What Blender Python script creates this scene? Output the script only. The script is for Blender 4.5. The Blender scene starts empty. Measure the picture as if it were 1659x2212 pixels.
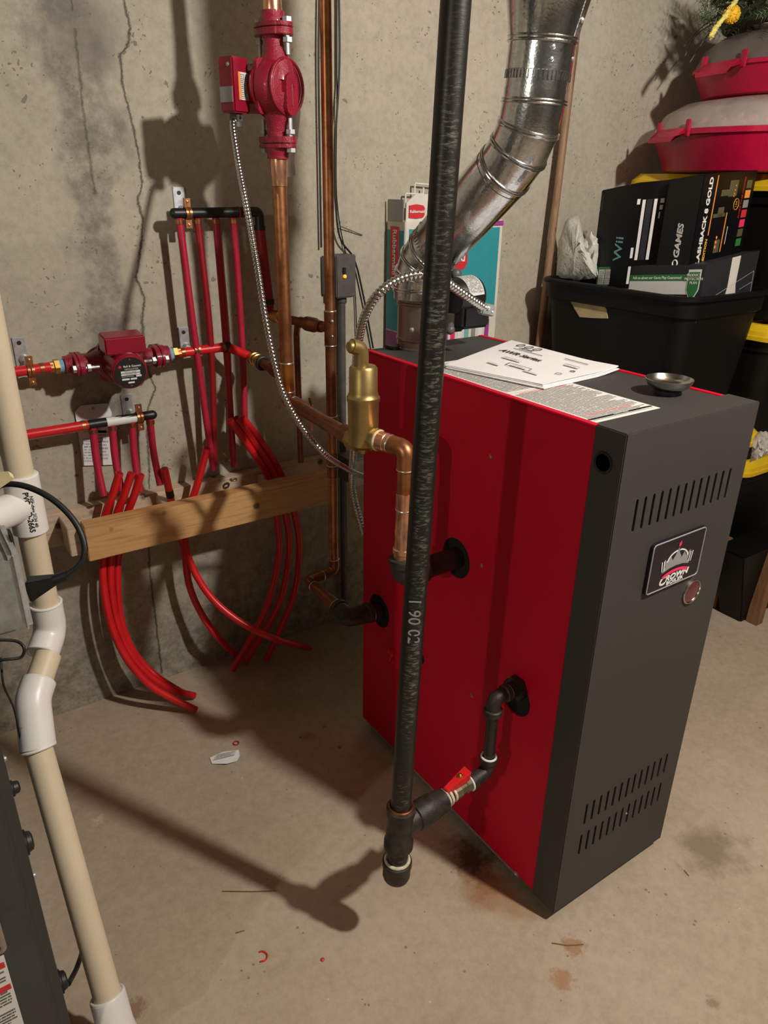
import bpy, bmesh, math, random
from mathutils import Vector as V, Matrix
random.seed(7)
scene = bpy.context.scene
COL = scene.collection
PI = math.pi

# ---------------------------------------------------------------- camera
F_PX, CX, CY = 1592.46, 829.5, 1106.0
RX, RZ, RY = 1.1510, -0.6041, 0.0158
CAM = V((-0.8325, -0.6136, 1.2992))
def rotm():
    return (Matrix.Rotation(RZ, 3, 'Z') @ Matrix.Rotation(RX, 3, 'X') @ Matrix.Rotation(RY, 3, 'Z'))
RM = rotm()
def ray(px, py): return RM @ V(((px-CX)/F_PX, -(py-CY)/F_PX, -1.0))
def atx(px, py, x): r = ray(px, py); return CAM + r*((x-CAM.x)/r.x)
def aty(px, py, y): r = ray(px, py); return CAM + r*((y-CAM.y)/r.y)
def atz(px, py, z): r = ray(px, py); return CAM + r*((z-CAM.z)/r.z)
def atd(px, py, d): return CAM + ray(px, py)*d
cd = bpy.data.cameras.new('camera'); cam = bpy.data.objects.new('camera', cd); COL.objects.link(cam)
cam.matrix_world = Matrix.Translation(CAM) @ RM.to_4x4()
cd.sensor_fit = 'VERTICAL'; cd.sensor_height = 32.0; cd.lens = 32.0*F_PX/2212.0
cd.clip_start = 0.02; cd.clip_end = 60
scene.camera = cam

# ---------------------------------------------------------------- materials
def nt(name):
    m = bpy.data.materials.new(name); m.use_nodes = True
    t = m.node_tree; b = t.nodes['Principled BSDF']; return m, t, b
def link(t, a, b): t.links.new(a, b)
def noise(t, scale, detail=3, rough=.6, vec=None, dist=0):
    n = t.nodes.new('ShaderNodeTexNoise'); n.inputs['Scale'].default_value = scale
    n.inputs['Detail'].default_value = detail; n.inputs['Roughness'].default_value = rough
    n.inputs['Distortion'].default_value = dist
    if vec is None:
        tc = t.nodes.new('ShaderNodeTexCoord'); vec = tc.outputs['Object']
    link(t, vec, n.inputs['Vector']); return n.outputs['Fac']
def ramp(t, fac, stops):
    r = t.nodes.new('ShaderNodeValToRGB'); el = r.color_ramp.elements
    while len(el) < len(stops): el.new(.5)
    for e, (p, c) in zip(el, stops):
        e.position = p; e.color = (c[0], c[1], c[2], 1) if not isinstance(c, (int, float)) else (c, c, c, 1)
    link(t, fac, r.inputs['Fac']); return r.outputs['Color']
def mixc(t, fac, a, b, mode='MIX'):
    m = t.nodes.new('ShaderNodeMix'); m.data_type = 'RGBA'; m.blend_type = mode
    for s, v in ((0, fac), (6, a), (7, b)):
        if isinstance(v, (int, float)): m.inputs[s].default_value = v
        elif isinstance(v, (tuple, list)): m.inputs[s].default_value = (v[0], v[1], v[2], 1)
        else: link(t, v, m.inputs[s])
    return m.outputs[2]
def math_(t, op, a, b=0.0, c=None, clamp=False):
    m = t.nodes.new('ShaderNodeMath'); m.operation = op; m.use_clamp = clamp
    for i, v in enumerate((a, b) if c is None else (a, b, c)):
        if isinstance(v, (int, float)): m.inputs[i].default_value = v
        else: link(t, v, m.inputs[i])
    return m.outputs[0]
def bump(t, b, h, strength=.3, dist=.002):
    n = t.nodes.new('ShaderNodeBump'); n.inputs['Strength'].default_value = strength
    n.inputs['Distance'].default_value = dist; link(t, h, n.inputs['Height']); link(t, n.outputs[0], b.inputs['Normal'])
def mat(name, col, rough=.5, metal=0.0, var=.12, nscale=25, bmp=0, bscale=200, bdist=.001, col2=None, spec=.5, alpha=None, coat=0, trans=0):
    m, t, b = nt(name)
    c2 = col2 or tuple(min(1, c*(1-var)) for c in col); c1 = tuple(min(1, c*(1+var)) for c in col)
    f = noise(t, nscale, 4)
    link(t, ramp(t, f, [(.35, c1), (.65, c2)]), b.inputs['Base Color'])
    b.inputs['Roughness'].default_value = rough; b.inputs['Metallic'].default_value = metal
    b.inputs['Specular IOR Level'].default_value = spec
    if coat: b.inputs['Coat Weight'].default_value = coat; b.inputs['Coat Roughness'].default_value = .15
    if alpha is not None: b.inputs['Alpha'].default_value = alpha
    if trans: b.inputs['Transmission Weight'].default_value = trans
    if bmp: bump(t, b, noise(t, bscale, 4), bmp, bdist)
    return m
M = {}
M['red_panel'] = mat('red_powder_coat', (.56, .004, .028), .56, 0, .04, 3, .35, 900, .0004, spec=.18)
M['grey_panel'] = mat('charcoal_powder_coat', (.046, .043, .040), .55, 0, .05, 4, .45, 900, .0005, spec=.35)
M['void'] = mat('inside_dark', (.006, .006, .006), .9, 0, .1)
M['black_paint'] = mat('black_paint', (.015, .014, .013), .38, 0, .3, 40, .2, 160, .001)
M['black_plastic'] = mat('black_plastic', (.010, .010, .011), .42, 0, .1, 30, .1, 300, .0004)
M['tote_black'] = mat('tote_black_plastic', (.0022, .0022, .0024), .5, 0, .1, 6, .15, 250, .0006, spec=.28)
M['tote_yellow'] = mat('tote_yellow_plastic', (.68, .44, .012), .42, 0, .06, 5)
M['castiron'] = mat('malleable_iron', (.040, .034, .028), .50, .35, .35, 60, .5, 350, .001)
M['crimson'] = mat('crimson_cast_paint', (.30, .006, .028), .30, 0, .10, 30, .9, 330, .0016, coat=.25)
M['crimson_smooth'] = mat('crimson_sheet_paint', (.27, .006, .024), .30, 0, .06, 10, coat=.3)
M['pex'] = mat('red_pex', (.66, .012, .016), .34, 0, .10, 14, spec=.5)
M['pex_old'] = mat('crimson_pex', (.44, .014, .045), .40, 0, .10, 14)
M['pex_dark'] = mat('deep_red_pex', (.26, .006, .012), .40, 0, .10, 14)
M['brass'] = mat('brass', (.58, .38, .11), .30, 1, .15, 40)
M['brass_sat'] = mat('satin_brass', (.40, .29, .11), .42, .85, .12, 30, .15, 500, .0004)
M['zinc'] = mat('zinc_plate', (.58, .60, .62), .42, .75, .14, 90)
M['zinc_dull'] = mat('galvanised_dull', (.34, .36, .35), .45, .6, .2, 50)
M['pvc'] = mat('cream_pvc', (.66, .56, .40), .42, 0, .05, 6)
M['pvc_white'] = mat('white_pvc', (.78, .76, .73), .35, 0, .03, 6)
M['paper'] = mat('white_paper', (.80, .79, .80), .7, 0, .02, 6)
M['rubber'] = mat('black_rubber', (.012, .012, .012), .5, 0, .1)
M['stainless'] = mat('stainless', (.52, .50, .47), .24, 1, .08, 30)
M['stain_dark'] = mat('damper_steel', (.34, .28, .24), .36, .9, .15, 12)
M['solder'] = mat('solder', (.75, .72, .68), .3, .9, .2, 80)
M['paste'] = mat('pipe_paste', (.60, .52, .40), .7, 0, .3, 120, .5, 300, .001)
M['tape_blue'] = mat('blue_thread_tape', (.25, .42, .66), .6, 0, .2, 90, .4, 300, .001)
M['plumb_grey'] = mat('grey_box_metal', (.10, .095, .088), .5, .2, .15, 40)
M['white'] = mat('print_white', (.78, .78, .76), .5, 0, .02)
M['ink'] = mat('print_black', (.012, .012, .012), .5, 0, .02)
M['pink'] = mat('print_pink', (.80, .035, .14), .45, 0, .02)
M['redprint'] = mat('print_red', (.62, .03, .04), .5, 0, .02)
M['silver'] = mat('print_silver', (.33, .33, .34), .4, .2, .02)
M['green'] = mat('print_green', (.03, .20, .05), .5, 0, .02)
M['gold'] = mat('print_gold', (.75, .38, .03), .5, 0, .02)
M['teal'] = mat('print_teal', (.03, .30, .36), .55, 0, .04)
M['cyan'] = mat('print_cyan', (.18, .45, .50), .5, 0, .02)
M['purple'] = mat('print_purple', (.32, .05, .28), .55, 0, .1)
M['carton_white'] = mat('carton_white', (.70, .66, .60), .6, 0, .05)
M['carton_black'] = mat('carton_black', (.0025, .0025, .003), .42, 0, .1, spec=.3)
M['carton_grey'] = mat('carton_grey', (.022, .024, .028), .5, 0, .1, spec=.35)
M['orange'] = mat('print_orange', (.85, .30, .06), .5, 0, .02)
M['olive'] = mat('print_olive', (.10, .09, .04), .5, 0, .1)
M['furnace'] = mat('furnace_enamel', (.035, .038, .038), .28, 0, .1, 5, coat=.3)
M['badge'] = mat('badge_plum', (.010, .006, .012), .35, 0, .05)
M['fabric_red'] = mat('red_vinyl', (.45, .004, .045), .38, 0, .12, 8, .3, 60, .003)
M['vinyl_grey'] = mat('smoky_vinyl', (.13, .11, .10), .35, 0, .12, 8, .3, 40, .003)
M['flower'] = mat('yellow_flower', (.85, .50, .02), .6, 0, .15, 60, .7, 500, .002)
M['bloom'] = mat('pale_yellow_bloom', (.80, .70, .18), .7, 0, .2, 120, .8, 500, .002)
M['leaf'] = mat('dark_green_leaf', (.045, .085, .028), .6, 0, .4, 40)
M['twig'] = mat('grey_green_twig', (.10, .11, .07), .7, 0, .3, 40)
M['amber'] = mat('amber_lens', (.9, .25, .02), .3)
_m = M['amber'].node_tree.nodes['Principled BSDF']; _m.inputs['Emission Color'].default_value = (1, .25, .03, 1); _m.inputs['Emission Strength'].default_value = 1.6

def metal_patina(name, c1, c2, c3, rough=.33, sc=9):
    m, t, b = nt(name)
    f = noise(t, sc, 5, .65); g = noise(t, sc*7, 3)
    a = ramp(t, f, [(.30, c1), (.5, c2), (.68, c3)])
    link(t, mixc(t, ramp(t, g, [(.45, 0), (.75, .5)]), a, tuple(x*.5 for x in c1)), b.inputs['Base Color'])
    b.inputs['Metallic'].default_value = .85
    link(t, math_(t, 'MULTIPLY_ADD', f, .3, rough-.12), b.inputs['Roughness'])
    bump(t, b, g, .15, .0006); return m
M['copper'] = metal_patina('aged_copper', (.30, .11, .04), (.46, .19, .08), (.56, .25, .12), .34)
M['copper_dark'] = metal_patina('dark_copper', (.13, .055, .025), (.28, .11, .05), (.40, .16, .08), .38)
M['copper_bright'] = metal_patina('bright_copper', (.68, .34, .19), (.78, .42, .26), (.70, .33, .16), .26)
def iron_mat():
    m, t, b = nt('black_iron_pipe')
    tc = t.nodes.new('ShaderNodeTexCoord'); mp = t.nodes.new('ShaderNodeMapping'); mp.inputs['Scale'].default_value = (80, 80, 330)
    link(t, tc.outputs['Object'], mp.inputs['Vector'])
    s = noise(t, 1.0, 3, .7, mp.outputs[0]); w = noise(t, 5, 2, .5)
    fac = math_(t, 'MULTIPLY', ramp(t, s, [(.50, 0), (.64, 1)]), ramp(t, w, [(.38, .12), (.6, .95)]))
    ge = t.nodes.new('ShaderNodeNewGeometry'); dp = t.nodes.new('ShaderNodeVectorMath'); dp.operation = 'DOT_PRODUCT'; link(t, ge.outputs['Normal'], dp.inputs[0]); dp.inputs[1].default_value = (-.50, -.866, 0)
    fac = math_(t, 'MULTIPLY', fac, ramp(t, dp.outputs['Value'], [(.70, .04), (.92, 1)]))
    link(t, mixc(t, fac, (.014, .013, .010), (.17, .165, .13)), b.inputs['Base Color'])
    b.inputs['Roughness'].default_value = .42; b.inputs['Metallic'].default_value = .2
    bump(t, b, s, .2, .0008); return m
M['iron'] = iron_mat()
def galv_mat():
    m, t, b = nt('galvanised_spangle')
    tc = t.nodes.new('ShaderNodeTexCoord'); v = t.nodes.new('ShaderNodeTexVoronoi'); v.inputs['Scale'].default_value = 260
    link(t, tc.outputs['Object'], v.inputs['Vector'])
    link(t, ramp(t, v.outputs['Color'], [(0, (.52, .55, .57)), (1, (.74, .76, .77))]), b.inputs['Base Color'])
    b.inputs['Metallic'].default_value = 1
    link(t, math_(t, 'MULTIPLY_ADD', noise(t, 14, 3), .22, .10), b.inputs['Roughness'])
    bump(t, b, math_(t, 'ADD', noise(t, 14, 2), math_(t, 'MULTIPLY', v.outputs['Distance'], .12)), .30, .003); return m
M['galv'] = galv_mat()
M['steel_coil'] = mat('armored_cable_steel', (.60, .60, .58), .25, 1, .1, 60)

def wood_mat(name, c1, c2, axis=0, sc=6):
    m, t, b = nt(name)
    tc = t.nodes.new('ShaderNodeTexCoord'); mp = t.nodes.new('ShaderNodeMapping')
    s = [sc*5]*3; s[axis] = sc*.35; mp.inputs['Scale'].default_value = s
    link(t, tc.outputs['Object'], mp.inputs['Vector'])
    f = noise(t, 1.5, 5, .6, mp.outputs[0], 1.2)
    a = ramp(t, f, [(.32, c1), (.5, c2), (.7, tuple(x*.82 for x in c1))])
    vo = t.nodes.new('ShaderNodeTexVoronoi'); vo.inputs['Scale'].default_value = 11; link(t, tc.outputs['Object'], vo.inputs['Vector'])
    k = ramp(t, vo.outputs['Distance'], [(.07, 1), (.13, 0)])
    link(t, mixc(t, k, a, tuple(x*.22 for x in c1)), b.inputs['Base Color'])
    b.inputs['Roughness'].default_value = .55; bump(t, b, f, .25, .001); return m
M['pine'] = wood_mat('pine_board', (.50, .255, .095), (.62, .36, .15))
M['pine_pale'] = wood_mat('dusty_pine', (.50, .36, .24), (.62, .48, .35))
M['stick'] = wood_mat('worn_wood_pole', (.20, .11, .055), (.30, .18, .10), 2, 10)
M['shelf_wood'] = wood_mat('brown_shelf_wood', (.17, .085, .035), (.24, .125, .055), 2)
M['joist'] = wood_mat('ceiling_joist_wood', (.13, .08, .045), (.18, .115, .065), 1)

def print_mat(name, base, ink, rows, lo=.45, dens=70, band=None, hdr=None):
    """fine print: rows of tiny dark marks on a sheet, from its UVs"""
    m, t, b = nt(name)
    tc = t.nodes.new('ShaderNodeTexCoord'); sp = t.nodes.new('ShaderNodeSeparateXYZ'); link(t, tc.outputs['UV'], sp.inputs[0])
    row = math_(t, 'MULTIPLY', sp.outputs[1], rows); fr = math_(t, 'FRACT', row); fl = math_(t, 'FLOOR', row)
    cb = t.nodes.new('ShaderNodeCombineXYZ'); link(t, math_(t, 'MULTIPLY', sp.outputs[0], dens), cb.inputs[0])
    link(t, math_(t, 'MULTIPLY', fl, 7.3), cb.inputs[1])
    n = noise(t, 1.0, 2, .7, cb.outputs[0])
    on = math_(t, 'MULTIPLY', math_(t, 'GREATER_THAN', fr, .38), math_(t, 'GREATER_THAN', n, lo))
    ed = math_(t, 'MULTIPLY', math_(t, 'COMPARE', sp.outputs[0], .5, .46), math_(t, 'COMPARE', sp.outputs[1], .5, .46))
    on = math_(t, 'MULTIPLY', on, ed)
    # some rows are short
    cb2 = t.nodes.new('ShaderNodeCombineXYZ'); link(t, math_(t, 'MULTIPLY', fl, .37), cb2.inputs[0])
    rl = noise(t, 3.0, 1, .5, cb2.outputs[0])
    on = math_(t, 'MULTIPLY', on, math_(t, 'LESS_THAN', sp.outputs[0], math_(t, 'MULTIPLY_ADD', rl, 1.4, .25)))
    c = mixc(t, math_(t, 'MULTIPLY', on, .85), base, ink)
    link(t, c, b.inputs['Base Color']); b.inputs['Roughness'].default_value = .6; return m
M['fine'] = print_mat('fine_print_paper', (.74, .72, .68), (.03, .03, .03), 40, .38, 60)
M['fine_small'] = print_mat('fine_print_label', (.76, .74, .72), (.05, .05, .05), 14, .42, 40)
M['fine_wide'] = print_mat('spaced_print_paper', (.80, .79, .80), (.10, .10, .10), 9, .5, 40)
M['fine_grey'] = print_mat('motor_label_paper', (.62, .62, .60), (.08, .08, .08), 12, .45, 30)
M['fine_light'] = print_mat('white_on_black_print', (.012, .012, .012), (.7, .7, .7), 12, .45, 24)
M['fine_grn'] = print_mat('grey_print_on_black', (.010, .010, .011), (.25, .25, .25), 26, .5, 30)

# ---------------------------------------------------------------- geometry helpers
ORG = {}
def fil(pts, rad, n=6):
    """round the corners of a polyline"""
    pts = [V(p) for p in pts]; out = [pts[0]]
    for i in range(1, len(pts)-1):
        a, b, c = pts[i-1], pts[i], pts[i+1]
        r = rad[i-1] if isinstance(rad, (list, tuple)) else rad
        u = (a-b); w = (c-b); d = min(r, u.length*.48, w.length*.48)
        p0 = b+u.normalized()*d; p1 = b+w.normalized()*d
        for k in range(n+1):
            s = k/n; out.append(p0*(1-s)**2+b*2*s*(1-s)+p1*s*s)
    out.append(pts[-1]); return out
def spl(pts, n=10):
    pts = [V(p) for p in pts]; P = [pts[0]*2-pts[1]]+pts+[pts[-1]*2-pts[-2]]; out = []
    for i in range(1, len(P)-2):
        for k in range(n):
            s = k/n; a, b, c, d = P[i-1:i+3]
            out.append(.5*((2*b)+(c-a)*s+(2*a-5*b+4*c-d)*s*s+(3*b-a-3*c+d)*s**3))
    out.append(pts[-1]); return out
def resample(pts, step):
    out = [pts[0].copy()]; acc = 0
    for a, b in zip(pts, pts[1:]):
        L = (b-a).length
        if L < 1e-9: continue
        s = step-acc
        while s <= L: out.append(a+(b-a)*(s/L)); s += step
        acc = L-(s-step)
    return out
def frame(ax):
    ax = V(ax).normalized(); u = ax.cross(V((0, 0, 1)))
    if u.length < .05: u = ax.cross(V((0, 1, 0)))
    u.normalize(); w = ax.cross(u).normalized(); return ax, u, w
class MB:
    def __init__(s): s.v = []; s.f = []; s.m = []; s.uv = {}
    def add(s, vs, fs, mi=0):
        o = len(s.v); s.v += [V(x) for x in vs]
        for f in fs: s.f.append([i+o for i in f]); s.m.append(mi)
        return s
    def hexa(s, p, mi=0):   # p: 4 bottom ccw, 4 top
        return s.add(p, [(3, 2, 1, 0), (4, 5, 6, 7), (0, 1, 5, 4), (1, 2, 6, 5), (2, 3, 7, 6), (3, 0, 4, 7)], mi)
    def box(s, x0, x1, y0, y1, z0, z1, mi=0):
        return s.hexa([(x0, y0, z0), (x1, y0, z0), (x1, y1, z0), (x0, y1, z0), (x0, y0, z1), (x1, y0, z1), (x1, y1, z1), (x0, y1, z1)], mi)
    def obox(s, c, u, v, w, mi=0):   # centre and three half vectors
        c, u, v, w = V(c), V(u), V(v), V(w)
        return s.hexa([c-u-v-w, c+u-v-w, c+u+v-w, c-u+v-w, c-u-v+w, c+u-v+w, c+u+v+w, c-u+v+w], mi)
    def tube(s, pts, r, seg=16, mi=0, caps=True, inner=None):
        pts = [V(p) for p in pts]; n = len(pts); rr = r if isinstance(r, (list, tuple)) else [r]*n
        T = []
        for i in range(n):
            a = pts[max(0, i-1)]; b = pts[min(n-1, i+1)]; T.append((b-a).normalized())
        _, u, w = frame(T[0]); vs = []
        for i in range(n):
            u = (u-T[i]*u.dot(T[i])).normalized(); w = T[i].cross(u)
            for k in range(seg):
                a = 2*PI*k/seg; vs.append(pts[i]+(u*math.cos(a)+w*math.sin(a))*rr[i])
        fs = []
        for i in range(n-1):
            for k in range(seg):
                k2 = (k+1) % seg; fs.append((i*seg+k, i*seg+k2, (i+1)*seg+k2, (i+1)*seg+k))
        if caps: fs.append(tuple(reversed(range(seg)))); fs.append(tuple(range((n-1)*seg, n*seg)))
        return s.add(vs, fs, mi)
    def lathe(s, o, ax, prof, seg=24, mi=0, cap=True, squash=None):   # prof: (t, r)
        o = V(o); ax, u, w = frame(ax); vs = []
        if squash: u, w = squash
        for (t, r) in prof:
            for k in range(seg):
                a = 2*PI*k/seg; vs.append(o+ax*t+(u*math.cos(a)+w*math.sin(a))*max(r, 1e-5))
        fs = []; n = len(prof)
        for i in range(n-1):
            for k in range(seg):
                k2 = (k+1) % seg; fs.append((i*seg+k, i*seg+k2, (i+1)*seg+k2, (i+1)*seg+k))
        if cap: fs.append(tuple(reversed(range(seg)))); fs.append(tuple(range((n-1)*seg, n*seg)))
        return s.add(vs, fs, mi)
    def prism(s, poly, vec, mi=0):
        poly = [V(p) for p in poly]; n = len(poly); vec = V(vec)
        vs = poly+[p+vec for p in poly]
        fs = [tuple(reversed(range(n))), tuple(range(n, 2*n))]+[(i, (i+1) % n, n+(i+1) % n, n+i) for i in range(n)]
        return s.add(vs, fs, mi)
    def torus(s, c, ax, R, r, seg=28, ms=8, mi=0, sc=(1, 1)):
        c = V(c); ax, u, w = frame(ax); vs = []; fs = []
        for i in range(seg):
            a = 2*PI*i/seg; d = u*math.cos(a)*sc[0]+w*math.sin(a)*sc[1]
            for k in range(ms):
                b = 2*PI*k/ms; vs.append(c+d*(R+r*math.cos(b))+ax*r*math.sin(b))
        for i in range(seg):
            for k in range(ms):
                fs.append((i*ms+k, ((i+1) % seg)*ms+k, ((i+1) % seg)*ms+(k+1) % ms, i*ms+(k+1) % ms))
        return s.add(vs, fs, mi)
    def ball(s, c, r, seg=14, rings=8, mi=0, ax=(0, 0, 1), sq=1):
        return s.lathe(c, ax, [(-r*sq*math.cos(PI*i/rings), r*math.sin(PI*i/rings)) for i in range(rings+1)], seg, mi, cap=False)
    def quad(s, a, b, c, d, mi=0):    # uv (0,0)(1,0)(1,1)(0,1)
        s.uv[len(s.f)] = [(0, 0), (1, 0), (1, 1), (0, 1)]; return s.add([a, b, c, d], [(0, 1, 2, 3)], mi)
    def sheet(s, a, b, c, d, th, mi=0, mi2=None):   # thin slab with uv on its face
        a, b, c, d = map(V, (a, b, c, d)); n = (b-a).cross(d-a).normalized()*th
        s.hexa([a, b, c, d, a+n, b+n, c+n, d+n], mi if mi2 is None else mi2)
        for k in range(6): s.uv[len(s.f)-6+k] = [(0, 0), (1, 0), (1, 1), (0, 1)]
        s.m[-5] = mi; return s
    def build(s, name, mats, parent=None, ang=38, bevel=0, bseg=2, flip=True):
        if not isinstance(mats, (list, tuple)): mats = [mats]
        if parent is not None: org = ORG[parent]
        else:
            xs = [p.x for p in s.v]; ys = [p.y for p in s.v]; zs = [p.z for p in s.v]
            org = V(((min(xs)+max(xs))/2, (min(ys)+max(ys))/2, min(zs)))
        me = bpy.data.meshes.new(name)
        me.from_pydata([tuple(p-org) for p in s.v], [], s.f)
        for m_ in mats: me.materials.append(m_)
        for p, mi in zip(me.polygons, s.m): p.material_index = mi
        if s.uv:
            ul = me.uv_layers.new(name='UVMap')
            for fi, uvs in s.uv.items():
                for li, q in zip(me.polygons[fi].loop_indices, uvs): ul.data[li].uv = q
        bm = bmesh.new(); bm.from_mesh(me)
        bmesh.ops.recalc_face_normals(bm, faces=bm.faces)
        if bevel:
            es = [e for e in bm.edges if len(e.link_faces) == 2 and e.calc_face_angle(0) > .6]
            bmesh.ops.bevel(bm, geom=es, offset=bevel, segments=bseg, affect='EDGES', clamp_overlap=True)
        bm.to_mesh(me); bm.free()
        for p in me.polygons: p.use_smooth = True
        me.set_sharp_from_angle(angle=math.radians(ang))
        o = bpy.data.objects.new(name, me); COL.objects.link(o); ORG[o] = org
        if parent is not None: o.parent = parent
        else: o.location = org
        return o
def tag(o, label=None, cat=None, group=None, kind=None):
    if label: o['label'] = label
    if cat: o['category'] = cat
    if group: o['group'] = group
    if kind: o['kind'] = kind
    return o
def thing(name, label, cat, loc, group=None):
    o = bpy.data.objects.new(name, None); COL.objects.link(o); o.location = V(loc); ORG[o] = V(loc)
    o.empty_display_size = .02
    return tag(o, label, cat, group)
def cut(o, cutters):
    """boolean difference, evaluated once and baked into the mesh"""
    mb = MB()
    for c in cutters: c(mb)
    me = bpy.data.meshes.new('cutter'); me.from_pydata([tuple(p-ORG[o]) for p in mb.v], [], mb.f)
    bm = bmesh.new(); bm.from_mesh(me); bmesh.ops.recalc_face_normals(bm, faces=bm.faces); bm.to_mesh(me); bm.free()
    co = bpy.data.objects.new('cutter', me); COL.objects.link(co); co.parent = o.parent if o.parent else None
    co.location = o.location
    md = o.modifiers.new('b', 'BOOLEAN'); md.operation = 'DIFFERENCE'; md.object = co; md.solver = 'EXACT'
    bpy.context.view_layer.update(); dg = bpy.context.evaluated_depsgraph_get()
    nm = bpy.data.meshes.new_from_object(o.evaluated_get(dg)); o.modifiers.clear(); nm.name = o.data.name
    o.data = nm; nm.set_sharp_from_angle(angle=math.radians(38)); bpy.data.objects.remove(co)
def text(body, name, m, parent, o, xd, yd, size, ext=.0003, bold=0, shear=0, align='CENTER', sx=1, label=None):
    cu = bpy.data.curves.new(name, 'FONT'); cu.body = body; cu.size = size; cu.extrude = ext; cu.offset = bold
    cu.shear = shear; cu.align_x = align; cu.align_y = 'CENTER'; cu.resolution_u = 3
    ob = bpy.data.objects.new(name, cu); COL.objects.link(ob)
    bpy.context.view_layer.update(); dg = bpy.context.evaluated_depsgraph_get()
    me = bpy.data.meshes.new_from_object(ob.evaluated_get(dg)); bpy.data.objects.remove(ob)
    xd = V(xd).normalized(); yd = V(yd); yd = (yd-xd*yd.dot(xd)).normalized(); zd = xd.cross(yd); org = ORG[parent]
    for v in me.vertices: v.co = V(o)-org+xd*v.co.x*sx+yd*v.co.y+zd*(v.co.z+ext)
    me.materials.clear(); me.materials.append(m)
    r = bpy.data.objects.new(name, me); COL.objects.link(r); r.parent = parent; ORG[r] = org
    if label: r['label'] = label
    return r
def screw(parent, c, n, r=.0045, m='zinc', name='screw'):
    b = MB(); b.lathe(c, n, [(0, r*1.25), (r*.3, r*1.25), (r*.3, r*.85), (r*.75, r*.8), (r*.95, r*.5), (r, 0)], 10)
    return b.build(name, M[m], parent)
def coil(pts, r, pitch=.0078, seg=10):
    q = resample(pts, pitch/6); rr = [r*(1.0, 1.0, .97, .80, .76, .90)[i % 6] for i in range(len(q))]
    return q, rr

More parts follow.
